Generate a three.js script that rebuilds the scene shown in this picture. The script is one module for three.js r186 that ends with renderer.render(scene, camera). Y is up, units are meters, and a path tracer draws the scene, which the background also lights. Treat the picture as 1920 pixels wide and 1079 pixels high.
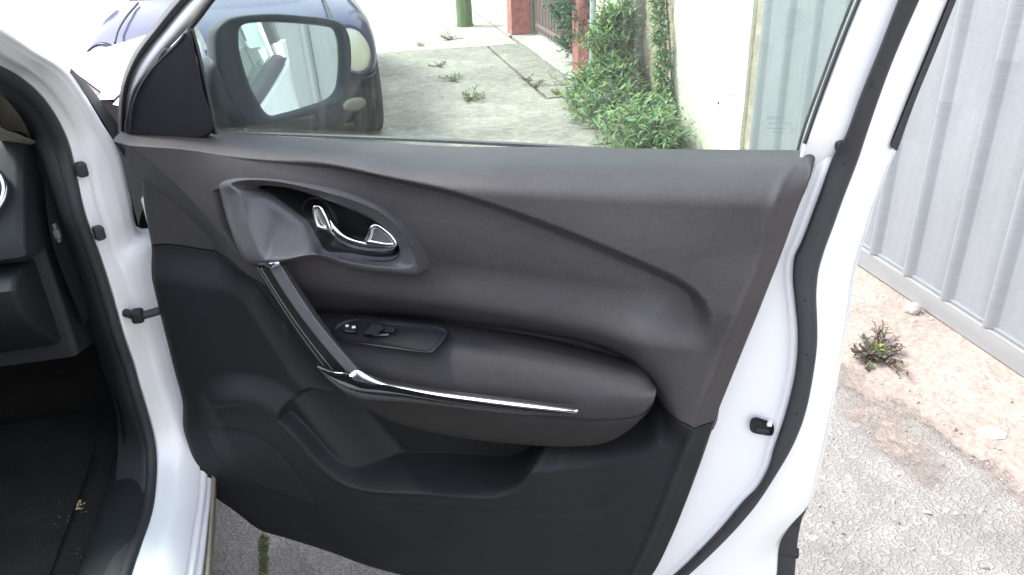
import * as THREE from 'three';
import { mergeGeometries, mergeVertices, toCreasedNormals } from 'three/addons/utils/BufferGeometryUtils.js';
import { RoundedBoxGeometry } from 'three/addons/geometries/RoundedBoxGeometry.js';

// ---------------------------------------------------------------- camera, sky, sun, exposure
// World: y up, the street runs along -z, the white car stands along it with its right flank at x = 0
// and the hinge of its open front door at the origin.
const scene = new THREE.Scene();
const FOC = 1500, IW = 1920, IH = 1079;
const D2R = Math.PI / 180;
const camera = new THREE.PerspectiveCamera(2 * Math.atan(IH / 2 / FOC) / D2R, IW / IH, 0.02, 400);
const CAM = new THREE.Vector3(0.364, 1.42, 1.497);
const cp = 26.9 * D2R, cr = -2.3 * D2R, cy = 12 * D2R;
const camF = new THREE.Vector3(Math.sin(cy) * Math.cos(cp), -Math.sin(cp), -Math.cos(cy) * Math.cos(cp));
const camR0 = new THREE.Vector3(Math.cos(cy), 0, Math.sin(cy));
const camU0 = new THREE.Vector3().crossVectors(camR0, camF);
const camR = camR0.clone().multiplyScalar(Math.cos(cr)).addScaledVector(camU0, Math.sin(cr));
const camU = camU0.clone().multiplyScalar(Math.cos(cr)).addScaledVector(camR0, -Math.sin(cr));
camera.position.copy(CAM);
camera.quaternion.setFromRotationMatrix(new THREE.Matrix4().makeBasis(camR, camU, camF.clone().negate()));
scene.add(camera);

const mix = (a, b, t) => a + (b - a) * t;
const SUN = new THREE.Vector3(-0.50, 0.80, -0.34).normalize();
{ // hazy blue sky, pale towards the horizon
  const w = 256, h = 128, d = new Float32Array(w * h * 4);
  for (let j = 0; j < h; j++) for (let i = 0; i < w; i++) {
    const el = ((j + 0.5) / h - 0.5) * Math.PI, az = ((i + 0.5) / w - 0.5) * 2 * Math.PI;
    const dir = new THREE.Vector3(Math.cos(el) * Math.cos(az), Math.sin(el), Math.cos(el) * Math.sin(az));
    const up = Math.max(0, dir.y), c = Math.max(0, dir.dot(SUN)), glow = 0.7 * Math.pow(c, 5);
    const k = Math.exp(-2.0 * up); let r = mix(0.44, 1.10, k) + glow, g = mix(0.52, 1.10, k) + glow, b = mix(0.72, 1.09, k) + 0.95 * glow;
    if (dir.y < 0) { r = 0.42; g = 0.41; b = 0.39; }
    const o = (j * w + i) * 4; d[o] = r; d[o + 1] = g; d[o + 2] = b; d[o + 3] = 1;
  }
  const t = new THREE.DataTexture(d, w, h, THREE.RGBAFormat, THREE.FloatType);
  t.mapping = THREE.EquirectangularReflectionMapping; t.magFilter = THREE.LinearFilter; t.minFilter = THREE.LinearFilter;
  t.wrapS = THREE.RepeatWrapping; t.needsUpdate = true;
  scene.background = t; scene.environment = t;
}
const sun = new THREE.DirectionalLight(new THREE.Color(1.0, 0.96, 0.88), 1.5);
sun.position.copy(SUN).multiplyScalar(30); sun.target.position.set(0, 0, -2);
sun.castShadow = true; sun.shadow.radius = 26; sun.shadow.mapSize.set(2048, 2048);
Object.assign(sun.shadow.camera, { left: -12, right: 12, top: 12, bottom: -12, near: 1, far: 80 });
scene.add(sun, sun.target);
const renderer = new THREE.WebGLRenderer({ antialias: true });
renderer.toneMapping = THREE.LinearToneMapping;
renderer.toneMappingExposure = 3.95;
renderer.shadowMap.enabled = true;

// ---------------------------------------------------------------- helpers
let seed = 7;
const rnd = () => { seed = (seed * 1664525 + 1013904223) >>> 0; return seed / 4294967296; };
const rr = (a, b) => a + (b - a) * rnd();
const V = (x, y, z) => new THREE.Vector3(x, y, z);
const clamp = (x, a, b) => Math.min(b, Math.max(a, x));
const sm = (a, b, x) => { const t = clamp((x - a) / (b - a), 0, 1); return t * t * (3 - 2 * t); };
function hash2(i, j, s) { let n = (i * 374761393 + j * 668265263 + s * 974634777) | 0; n = Math.imul(n ^ (n >>> 13), 1274126177); return ((n ^ (n >>> 16)) >>> 0) / 4294967296; }
function vnoise(x, y, per, s) { // tileable value noise
  const xi = Math.floor(x), yi = Math.floor(y), fx = x - xi, fy = y - yi, m = (a) => ((a % per) + per) % per;
  const u = fx * fx * (3 - 2 * fx), v = fy * fy * (3 - 2 * fy);
  return mix(mix(hash2(m(xi), m(yi), s), hash2(m(xi + 1), m(yi), s), u), mix(hash2(m(xi), m(yi + 1), s), hash2(m(xi + 1), m(yi + 1), s), u), v);
}
function fbm(x, y, per, oct, s) { let a = 0, w = 0.5, t = 0; for (let o = 0; o < oct; o++) { a += w * vnoise(x, y, per, s + o); t += w; w *= 0.55; x *= 2; y *= 2; per *= 2; } return a / t; }
function tex(n, fn, srgb, size = 1) { // fn(x, y in 0..1) -> [r, g, b] 0..1 ; covers size metres of uv
  const d = new Uint8Array(n * n * 4);
  for (let j = 0; j < n; j++) for (let i = 0; i < n; i++) {
    const c = fn(i / n, j / n), o = (j * n + i) * 4;
    d[o] = clamp(c[0], 0, 1) * 255; d[o + 1] = clamp(c[1], 0, 1) * 255; d[o + 2] = clamp(c[2], 0, 1) * 255; d[o + 3] = 255;
  }
  const t = new THREE.DataTexture(d, n, n); t.magFilter = THREE.LinearFilter; t.minFilter = THREE.LinearMipmapLinearFilter; t.generateMipmaps = true;
  t.wrapS = t.wrapT = THREE.RepeatWrapping; t.repeat.set(1 / size, 1 / size);
  if (srgb) t.colorSpace = THREE.SRGBColorSpace; t.needsUpdate = true; return t;
}
const L2S = (c) => c <= 0.0031308 ? c * 12.92 : 1.055 * Math.pow(c, 1 / 2.4) - 0.055;
const lin = (r, g, b) => new THREE.Color().setRGB(r, g, b);
function numberedMaker() { const seen = {}; return (n) => { if (!(n in seen)) { seen[n] = 0; return n; } seen[n]++; return n + '_' + String(seen[n]).padStart(3, '0'); }; }
const numbered = numberedMaker();
function part(name, geo, mat, parent) { const m = new THREE.Mesh(geo, mat); m.name = name; m.castShadow = m.receiveShadow = true; parent.add(m); return m; }
function thing(name, label, category, group) { const g = new THREE.Group(); g.name = numbered(name); g.userData = { label, category }; if (group) g.userData.group = group; scene.add(g); return g; }
function structure(name, geo, mat) { const m = new THREE.Mesh(geo, mat); m.name = numbered(name); m.userData.kind = 'structure'; m.castShadow = m.receiveShadow = true; scene.add(m); return m; }

// pixel rays, met by a plane of the place they touch
const rayOf = (x, y) => camF.clone().addScaledVector(camR, (x - 960) / FOC).addScaledVector(camU, (539.5 - y) / FOC);
function hitPlane(x, y, p, n) { const r = rayOf(x, y), t = p.clone().sub(CAM).dot(n) / r.dot(n); return CAM.clone().addScaledVector(r, t); }
const YA = V(0, 1, 0);
const onGround = (x, y, h = 0) => hitPlane(x, y, V(0, h, 0), YA);
const onX = (x, y, X) => hitPlane(x, y, V(X, 0, 0), V(1, 0, 0));
const onZ = (x, y, Z) => hitPlane(x, y, V(0, 0, Z), V(0, 0, 1));
// door axes
const DTH = -31.85 * D2R;
const DU = V(Math.cos(DTH), 0, -Math.sin(DTH)), DN = V(Math.sin(DTH), 0, Math.cos(DTH));
const toDoor = (P) => V(P.dot(DU), P.y, P.dot(DN));
const dp = (x, y, w = 0) => toDoor(hitPlane(x, y, DN.clone().multiplyScalar(w), DN));
const LEAN = 0.22, BELT = 1.09;             // the window frame leans inwards above the belt
function dpl(x, y, off = 0) { // leaning plane: w = off + LEAN * (v - BELT)
  const n = DN.clone().addScaledVector(YA, -LEAN), p = DN.clone().multiplyScalar(off).add(V(0, BELT, 0));
  return toDoor(hitPlane(x, y, p, n));
}
function crPath(pts, n, closed = false) { const c = new THREE.CatmullRomCurve3(pts, closed, 'centripetal'); return c.getSpacedPoints(n); }

// grid of points -> geometry with smooth normals and uv in metres
function gridGeo(rows, closedU = false, flip = false) {
  const nr = rows.length, nc = rows[0].length, pos = [], uv = [], idx = [];
  const uacc = new Float32Array(nc), vacc = new Float32Array(nc);
  for (let r = 0; r < nr; r++) {
    let ul = 0;
    for (let c = 0; c < nc; c++) {
      const p = rows[r][c]; pos.push(p.x, p.y, p.z);
      if (c) ul += p.distanceTo(rows[r][c - 1]);
      if (r) vacc[c] += p.distanceTo(rows[r - 1][c]);
      uv.push(ul, vacc[c]);
    }
  }
  const ncc = closedU ? nc : nc - 1;
  for (let r = 0; r < nr - 1; r++) for (let c = 0; c < ncc; c++) {
    const a = r * nc + c, b = r * nc + (c + 1) % nc, d = (r + 1) * nc + c, e = (r + 1) * nc + (c + 1) % nc;
    if (flip) idx.push(a, b, d, b, e, d); else idx.push(a, d, b, b, d, e);
  }
  const g = new THREE.BufferGeometry();
  g.setAttribute('position', new THREE.Float32BufferAttribute(pos, 3)); g.setAttribute('uv', new THREE.Float32BufferAttribute(uv, 2));
  g.setIndex(idx); g.computeVertexNormals(); return g;
}
// rails (arrays of points) -> surface; smooth across when smooth > 1
function loft(rails, n, smooth = 6, opt = {}) {
  const R = rails.map((r) => crPath(r, n));
  const rows = [];
  for (let i = 0; i <= n; i++) {
    const sec = R.map((r) => r[i]);
    rows.push(opt.linear ? sec : (new THREE.CatmullRomCurve3(sec, !!opt.closed, 'centripetal')).getPoints((sec.length - (opt.closed ? 0 : 1)) * smooth));
  }
  return gridGeo(rows, false, opt.flip);
}
// closed contours inside one another (same key count), optional closing cap
function nested(contours, n, cap = true, flip = false, sub = 1) {
  let rings = contours.map((c) => { const p = (new THREE.CatmullRomCurve3(c, true, 'centripetal')).getPoints(n); p.pop(); return p; });
  if (sub > 1) {
    const out = [];
    const cols = []; for (let i = 0; i < n; i++) cols.push((new THREE.CatmullRomCurve3(rings.map((r) => r[i]), false, 'centripetal')).getPoints((rings.length - 1) * sub));
    for (let k = 0; k <= (rings.length - 1) * sub; k++) out.push(cols.map((c) => c[k]));
    rings = out;
  }
  const rows = rings.map((r) => [...r, r[0].clone()]);
  if (cap) { const l = rings[rings.length - 1], c = V(0, 0, 0); l.forEach((p) => c.add(p)); c.divideScalar(l.length); rows.push(rows[0].map((_, i) => rows[rows.length - 1][i].clone().lerp(c, 0.6))); rows.push(rows[0].map(() => c.clone())); }
  let g = gridGeo(rows, false, flip); return g;
}
function tube(pts, r, seg = 40, rad = 8, closed = false) { return new THREE.TubeGeometry(new THREE.CatmullRomCurve3(pts, closed, 'centripetal'), seg, r, rad, closed); }
function box(x0, x1, y0, y1, z0, z1, r = 0.004) { const g = new RoundedBoxGeometry(x1 - x0, y1 - y0, z1 - z0, 2, Math.min(r, (x1 - x0) * 0.49, (y1 - y0) * 0.49, (z1 - z0) * 0.49)); g.translate((x0 + x1) / 2, (y0 + y1) / 2, (z0 + z1) / 2); return g; }
function capFan(ring, up) { // flat cap over a ring of points
  const c = V(0, 0, 0); ring.forEach((p) => c.add(p)); c.divideScalar(ring.length);
  return gridGeo([ring, ring.map(() => c.clone())], false, up);
}
function join(list) { return mergeGeometries(list.map((g) => { const q = g.index ? g.toNonIndexed() : g; for (const k of Object.keys(q.attributes)) if (!['position', 'normal', 'uv'].includes(k)) q.deleteAttribute(k); return q; })); }
// signed distance to an open polyline in (u, v): positive on the left of the way it runs; k = how far along (0..1)
function sdLine(P, x, y) {
  let best = 1e9, sg = 1, k = 0;
  for (let i = 0; i < P.length - 1; i++) {
    const ax = P[i].x, ay = P[i].y, bx = P[i + 1].x - ax, by = P[i + 1].y - ay, t = clamp(((x - ax) * bx + (y - ay) * by) / (bx * bx + by * by), 0, 1);
    const dx = x - ax - t * bx, dy = y - ay - t * by, d = dx * dx + dy * dy;
    if (d < best - 1e-12) { best = d; sg = bx * (y - ay) - by * (x - ax) >= 0 ? 1 : -1; k = (i + t) / (P.length - 1); }
  }
  return [sg * Math.sqrt(best), k];
}
function inPoly(P, x, y) { let c = false; for (let i = 0, j = P.length - 1; i < P.length; j = i++) if ((P[i].y > y) !== (P[j].y > y) && x < (P[j].x - P[i].x) * (y - P[i].y) / (P[j].y - P[i].y) + P[i].x) c = !c; return c; }
const sdPoly = (P, x, y) => { const d = Math.abs(sdLine([...P, P[0]], x, y)[0]); return inPoly(P, x, y) ? -d : d; };
const smoothLine = (pts, n) => crPath(pts, n);

// ---------------------------------------------------------------- materials
const grainBump = tex(256, (x, y) => { const v = 0.55 * fbm(x * 64, y * 64, 64, 2, 3) + 0.45 * fbm(x * 24, y * 24, 24, 3, 9); return [v, v, v]; }, false, 0.06);
const wearMap = tex(512, (x, y) => { const n = hash2(x * 512 | 0, y * 512 | 0, 5), v = 0.90 + 0.16 * (fbm(x * 5, y * 5, 5, 5, 21) - 0.5) + 0.10 * (n - 0.5) + 0.06 * (fbm(x * 70, y * 70, 70, 2, 27) - 0.5) + (n > 0.9965 ? 0.16 : 0); return [v, v, v]; }, true, 0.55);
const roughWear = tex(256, (x, y) => { const v = 0.8 + 0.5 * (fbm(x * 6, y * 6, 6, 5, 33) - 0.5); return [v, v, v]; }, false, 0.4);
const plastic = (r, g, b, rough = 0.62, bump = 0.00025, extra = {}) => new THREE.MeshPhysicalMaterial({ color: lin(r, g, b), roughness: rough, map: wearMap, bumpMap: grainBump, bumpScale: bump, specularIntensity: 0.6, ...extra });
const M = {
  trimUpper: plastic(0.074, 0.068, 0.070, 0.6),
  sail: plastic(0.030, 0.031, 0.038, 0.62),
  trimLower: plastic(0.0185, 0.019, 0.0225, 0.62),
  armPad: plastic(0.042, 0.039, 0.043, 0.66, 0.0003),
  armLow: plastic(0.034, 0.031, 0.031, 0.68),
  bezel: plastic(0.10, 0.097, 0.107, 0.29, 0.00003),
  satin: new THREE.MeshPhysicalMaterial({ color: lin(0.20, 0.195, 0.21), roughness: 0.42, metalness: 0.35, map: wearMap }),
  cup: plastic(0.016, 0.016, 0.018, 0.45, 0.0001),
  leather: plastic(0.018, 0.017, 0.018, 0.5, 0.0004),
  thread: new THREE.MeshStandardMaterial({ color: lin(0.30, 0.29, 0.28), roughness: 0.8 }),
  chrome: new THREE.MeshPhysicalMaterial({ color: lin(0.86, 0.86, 0.88), metalness: 1, roughness: 0.06 }),
  silver: new THREE.MeshPhysicalMaterial({ color: lin(0.52, 0.52, 0.56), metalness: 1, roughness: 0.24 }),
  piano: new THREE.MeshPhysicalMaterial({ color: lin(0.008, 0.008, 0.01), roughness: 0.06, clearcoat: 1, clearcoatRoughness: 0.03 }),
  rubber: new THREE.MeshPhysicalMaterial({ color: lin(0.03, 0.03, 0.034), roughness: 0.55, bumpMap: grainBump, bumpScale: 0.0002 }),
  rubberGrey: new THREE.MeshPhysicalMaterial({ color: lin(0.04, 0.04, 0.046), roughness: 0.6, bumpMap: grainBump, bumpScale: 0.0002, map: wearMap }),
  black: new THREE.MeshStandardMaterial({ color: lin(0.012, 0.012, 0.013), roughness: 0.6 }),
  switchPl: plastic(0.02, 0.021, 0.025, 0.42, 0.00008),
  icon: new THREE.MeshStandardMaterial({ color: lin(0.8, 0.8, 0.8), roughness: 0.6 }),
  white: new THREE.MeshPhysicalMaterial({ color: lin(0.85, 0.85, 0.86), roughness: 0.38, clearcoat: 0.9, clearcoatRoughness: 0.06, map: null }),
  mirror: new THREE.MeshPhysicalMaterial({ color: lin(0.86, 0.9, 0.9), metalness: 1, roughness: 0.005 }),
  mirrorShell: plastic(0.022, 0.028, 0.040, 0.55, 0.0003),
  glass: new THREE.MeshPhysicalMaterial({ color: lin(0.80, 0.93, 0.87), transmission: 1, thickness: 0, roughness: 0.0, ior: 1.45 }),
  dash: plastic(0.029, 0.032, 0.037, 0.62),
  dashDark: plastic(0.02, 0.022, 0.026, 0.65),
  cream: plastic(0.33, 0.315, 0.28, 0.8),
};

// ================================================================= the white car
const car = thing('white_car', 'white car standing with its front passenger door wide open', 'car');
const door = new THREE.Group(); door.name = 'front_door'; door.rotation.y = DTH; car.add(door);
door.userData.label = 'open front door with black trim, armrest and window';

const px = (list, w) => list.map(([x, y, ww]) => dp(x, y, ww === undefined ? w : ww));
const pxl = (list, off) => list.map(([x, y]) => dpl(x, y, off));

// ---- height of the trim over the steel inner panel, in door axes (u, v)
const swoosh = smoothLine(px([[250, 256], [330, 263], [480, 288], [600, 308], [720, 334], [860, 365], [1000, 413], [1100, 452], [1200, 494], [1277, 531], [1303, 553], [1315, 575], [1318, 600], [1316, 640]], 0.05), 60);
const swEnd = dp(1318, 600, 0.05).y;
const recess = smoothLine(px([[430, 440], [520, 455], [620, 470], [800, 492], [950, 530], [1080, 578], [1190, 640], [1240, 705], [1252, 800], [1256, 900], [1258, 1050]], 0.045), 40);
const leftCrease = smoothLine(px([[228, 246], [250, 262], [330, 328], [385, 378], [430, 428], [462, 500]], 0.05), 24);
const ridge = smoothLine(px([[1502, 288], [1497, 307], [1467, 347], [1447, 403], [1433, 473], [1413, 520], [1390, 580], [1365, 640], [1334, 718], [1303, 798], [1270, 882], [1237, 970], [1186, 1079], [1150, 1130]], 0.05), 40);
const rim = smoothLine(px([[322, 830], [334, 800], [352, 780], [375, 766], [410, 757], [450, 755], [490, 765], [525, 790], [560, 832], [600, 877], [640, 906], [690, 919], [800, 925], [924, 932], [960, 923], [982, 908], [1004, 875], [1026, 842], [1050, 790]], 0.082), 70);
const rimR = dp(1026, 842, 0.08).x, rimL = dp(345, 790, 0.08).x;
const pocket = smoothLine(px([[527, 785], [530, 764], [545, 752], [566, 747]], 0.07), 12).concat(smoothLine(px([[610, 752], [668, 772], [760, 795], [900, 812], [1022, 840]], 0.05), 14)).concat(smoothLine(px([[1018, 850], [998, 873], [978, 902], [956, 916], [924, 925], [800, 918], [690, 912], [646, 899], [608, 871], [568, 826], [540, 797]], 0.075), 40));
const pocketLeft = smoothLine(px([[560, 745], [600, 800], [650, 862], [700, 915]], 0.05), 20);
const grilleEdge = smoothLine(px([[372, 812], [420, 798], [470, 806], [520, 842], [560, 893], [590, 942], [592, 956], [575, 958], [480, 926], [410, 884], [384, 850], [373, 822]], 0.07), 60);
const bezelEdge = smoothLine(px([[424, 345], [450, 336], [502, 335], [556, 345], [610, 358], [664, 374], [720, 402], [762, 442], [788, 488], [786, 500], [732, 500], [651, 489], [605, 474], [560, 474], [505, 482], [470, 470], [440, 420]], 0.045), 40);
const roll = (d, r) => { const t = clamp(d / r, 0, 1); return Math.sqrt(1 - (1 - t) * (1 - t)); };
function rightFall(u, v, h) { const [d] = sdLine(ridge, u, v); // left of the downward run is the outer side
  const o = d; return h - (o > 0 ? Math.min(h - 0.004, 0.95 * o) : 0) + 0.0048 * Math.exp(-(((o + 0.003) / 0.0055) ** 2)); }
const swV = swoosh.slice(0, 52).map((p) => p.clone()), armV = smoothLine(px([[250, 520], [430, 560], [585, 590], [700, 596], [850, 612], [1000, 636], [1100, 660], [1170, 690], [1225, 735], [1320, 790], [1400, 800]], 0.03), 60);
const vOf = (P, u) => { if (u <= P[0].x) return P[0].y; for (let i = 0; i < P.length - 1; i++) if (u <= P[i + 1].x) return mix(P[i].y, P[i + 1].y, (u - P[i].x) / (P[i + 1].x - P[i].x + 1e-9)); return P[P.length - 1].y; };
const uEnd0 = dp(1190, 500, 0.05).x, uEnd1 = dp(1312, 560, 0.05).x;
function hUpper(u, v) {
  const [s] = sdLine(swoosh, u, v), amp = sm(0.24, 0.50, u) * sm(swEnd - 0.045, swEnd + 0.035, v), hw = mix(0.007, 0.017, sm(0.2, 0.85, u));
  let h = 0.069 - 0.048 * amp * clamp((hw - s) / (2 * hw), 0, 1);
  h += 0.008 * amp * sm(-hw, hw, s) * sm(0.14, 0.0, Math.max(s, 0));
  // the insert below the step swells and then rolls under towards the armrest
  const vs = vOf(swV, u), va = vOf(armV, u), f = clamp((vs - v) / Math.max(0.05, vs - va), 0, 1.15), ia = sm(0.14, 0.32, u) * (1 - sm(uEnd0, uEnd1, u));
  const roll2 = f < 0.28 ? 0.022 * (1 - ((f - 0.28) / 0.28) ** 2) : 0.022 - 0.090 * ((f - 0.28) / 0.72) ** 2;
  h += ia * roll2;
  const [c] = sdLine(leftCrease, u, v); if (c < 0) h -= Math.min(0.050, 0.6 * -c);
  const bz = sdPoly(bezelEdge, u, v); h = mix(h, Math.min(h, 0.003), sm(0.0, -0.012, bz));
  return rightFall(u, v, Math.max(h, -0.030));
}
const rimTop = rim.filter((p, i) => i > 16 && (i < 60));
function hLower(u, v) {
  const [s, k] = sdLine(rim, u, v), fadeR = 1 - sm(rimR - 0.02, rimR + 0.09, u), fadeL = sm(rimL, rimL + 0.10, u);
  let bulge = sm(-0.048, 0.0, -s) * fadeL * mix(1, fadeR, s > 0 ? 1 : 0.6);
  const down = Math.max(0, -s);
  let h = 0.046 + 0.034 * bulge - 0.030 * sm(0.0, 0.30, vOf(rimTop, u) - v) * bulge + 0.0035 * Math.exp(-(((down - 0.003) / 0.0045) ** 2)) * fadeR * fadeL;
  h -= 0.006 * sm(0.026, 0.040, down) * sm(0.35, 0.6, u) * fadeR;
  const p = sdPoly(pocket, u, v);
  if (p < 0.004) { const [q] = sdLine(pocketLeft, u, v); const fl = mix(0.05, -0.026, sm(-0.02, 0.055, q)); h = mix(h, Math.min(h, fl), sm(0.003, -0.007, p)); }
  const g = sdPoly(grilleEdge, u, v); h -= 0.0012 * Math.exp(-((g / 0.003) ** 2));
  return rightFall(u, v, h);
}
// patch between four border lines (by u along, so that columns stay upright)
const pin = (pts, a, b) => { const q = pts.map((p) => p.clone()); q[0].copy(a); q[q.length - 1].copy(b); return q; };
const byU = (pts) => { const a = pts[0].x, b = pts[pts.length - 1].x; return (s) => { const x = mix(a, b, s); for (let i = 0; i < pts.length - 1; i++) if (x <= pts[i + 1].x + 1e-9) { const t = clamp((x - pts[i].x) / (pts[i + 1].x - pts[i].x + 1e-9), 0, 1); return pts[i].clone().lerp(pts[i + 1], t); } return pts[pts.length - 1].clone(); }; };
const byL = (pts) => { const c = new THREE.CatmullRomCurve3(pts, false, 'centripetal'); const sp = c.getSpacedPoints(200); return (t) => { const k = clamp(t, 0, 1) * 200, i = Math.min(199, Math.floor(k)); return sp[i].clone().lerp(sp[i + 1], k - i); }; };
function coons(T, B, L, R, s, t) {
  const p = T(s).multiplyScalar(1 - t).add(B(s).multiplyScalar(t)).add(L(t).multiplyScalar(1 - s)).add(R(t).multiplyScalar(s));
  const c = T(0).multiplyScalar((1 - s) * (1 - t)).add(T(1).multiplyScalar(s * (1 - t))).add(B(0).multiplyScalar((1 - s) * t)).add(B(1).multiplyScalar(s * t));
  return p.sub(c);
}
const splitPx = [[264, 467], [300, 462], [380, 473], [455, 485], [500, 520], [560, 610], [620, 695], [700, 745], [850, 778], [1000, 788], [1085, 792], [1150, 784], [1216, 771, 0.055], [1255, 781, 0.06], [1302, 789, 0.055], [1349, 767, 0.01]];
{ // upper trim
  const T0 = smoothLine(px([[229, 246, 0], [310, 247, -0.01], [395, 248, -0.02], [487, 254, -0.03], [620, 261, -0.04], [720, 267, -0.045], [830, 274, -0.045], [1060, 276, -0.045], [1280, 280, -0.045], [1420, 281, -0.045], [1500, 282, -0.03], [1513, 284, 0]]), 80);
  const backAt = byU(T0);
    const L = byL(px([[229, 246, 0], [233, 270], [238, 305], [244, 345], [250, 390], [257, 430], [264, 467]], 0.035));
  const R = byL([dp(1513, 284, 0), dp(1526, 291, 0.004), dp(1529, 300, 0.004), dp(1524, 315, 0.004), dp(1500, 375, 0.004), dp(1470, 455, 0.004), dp(1430, 560, 0.004), dp(1395, 650, 0.004), dp(1349, 767, 0.01)]);
  const T = byU(pin(T0, L(0), R(0))), B = byU(pin(smoothLine(px(splitPx, 0.03), 200), L(1), R(1)));
  const NS = 400, NT = 190, rows = [];
  for (let j = 0; j <= NT; j++) {
    const row = [];
    for (let i = 0; i <= NS; i++) {
      const s = i / NS, rv = mix(0.012, 0.05, sm(0.1, 0.75, s)), topRows = 18;
      const len = T(s).y - B(s).y, tr = rv / len; let t, f;
      if (j <= topRows) { const th = j / topRows * Math.PI / 2; t = tr * (1 - Math.cos(th)); f = Math.sin(th); } else { t = mix(tr, 1, (j - topRows) / (NT - topRows)); f = 1; }
      const p = coons(T, B, L, R, s, t), p0 = L(t), p1 = R(t);
      const dl = Math.hypot(p.x - p0.x, p.y - p0.y), dr = Math.hypot(p.x - p1.x, p.y - p1.y);
      let w = hUpper(p.x, p.y) * mix(0.25, 1, roll(dl, 0.022));
      if (dr < 0.004) w *= dr / 0.004;
      const bz = j < topRows ? backAt(s).z : 0.0015; row.push(V(p.x, p.y, j < topRows ? mix(bz, w, f) : w));
    }
    rows.push(row);
  }
  rows.push(rows[NT].map((p) => V(p.x, p.y - 0.002, p.z - 0.008)), rows[NT].map((p) => V(p.x, p.y - 0.03, p.z - 0.02)));
  part('upper_trim', gridGeo(rows), M.trimUpper, door);
}
let finalLower;
{ // lower trim with map pocket
    const B0 = smoothLine(px([[372, 875], [383, 888], [407, 912], [460, 949], [505, 980], [566, 999], [627, 1018], [708, 1046], [820, 1076], [950, 1100], [1080, 1113], [1160, 1113], [1205, 1092]], 0.0), 120);
  const L = byL(px([[264, 469, 0.035], [274, 510], [288, 570], [303, 630], [319, 693], [334, 750], [342, 795, 0.02], [354, 835, 0.02], [372, 875, 0.01]], 0.03));
  const R = byL(px([[1349, 769, 0.01], [1307, 889], [1263, 999], [1230, 1065], [1205, 1092]], 0.004));
  const T = byU(pin(smoothLine(px(splitPx, 0.03).map((p) => p.add(V(0, -0.0022, 0))), 200), L(0), R(0))), B = byU(pin(B0, L(1), R(1)));
  const TL = []; for (let k = 0; k <= 120; k++) TL.push(T(k / 120)); const LB = []; for (let k = 0; k <= 60; k++) LB.push(L(k / 60)); for (let k = 1; k <= 100; k++) LB.push(B(k / 100));
  finalLower = (u, v) => { const dt = Math.abs(sdLine(TL, u, v)[0]), de = Math.abs(sdLine(LB, u, v)[0]), k = sm(0, 0.07, dt); return mix(hUpper(u, v), hLower(u, v), k) * mix(mix(0.25, 0.1, k), 1, roll(de, mix(0.022, 0.045, k))); };
  const NS = 430, NT = 240, rows = [];
  for (let j = 0; j <= NT; j++) {
    const row = [];
    for (let i = 0; i <= NS; i++) {
      const s = i / NS, t = j / NT;
      const p = coons(T, B, L, R, s, t), p0 = L(t), p1 = R(t), pb = B(s);
      const dl = Math.hypot(p.x - p0.x, p.y - p0.y), dr = Math.hypot(p.x - p1.x, p.y - p1.y), db = Math.hypot(p.x - pb.x, p.y - pb.y);
      let w = finalLower(p.x, p.y);
      if (dr < 0.004) w *= dr / 0.004;
      row.push(V(p.x, p.y, w));
    }
    rows.push(row);
  }
  const skirt = rows[0].map((p) => V(p.x, p.y - 0.002, p.z - 0.012));
  part('lower_trim', gridGeo([skirt, ...rows]), M.trimLower, door);
}
{ // speaker grille: a perforated field on the lower trim
  const dots = tex(256, (x, y) => { const a = (x * 16) % 1 - 0.5, b = (y * 16 + (Math.floor(x * 16) % 2) * 0.5) % 1 - 0.5; const v = Math.hypot(a, b) < 0.3 ? 0 : 1; return [v, v, v]; }, false, 0.052);
  const mat = plastic(0.024, 0.025, 0.029, 0.6, 0.0012, { bumpMap: dots });
  const c = V(0, 0, 0); grilleEdge.forEach((p) => c.add(p)); c.divideScalar(grilleEdge.length);
  const rows = []; for (let k = 0; k <= 14; k++) rows.push([...grilleEdge, grilleEdge[0]].map((p) => { const q = p.clone().lerp(c, 0.06 + 0.94 * k / 14); return V(q.x, q.y, finalLower(q.x, q.y) + 0.0006 + 0.0022 * roll(k / 14, 0.15)); }));
  const g = gridGeo(rows); const P = g.attributes.position, uv = g.attributes.uv; for (let i = 0; i < P.count; i++) uv.setXY(i, P.getX(i), P.getY(i));
  part('speaker_grille', g, mat, door);
}
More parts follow.
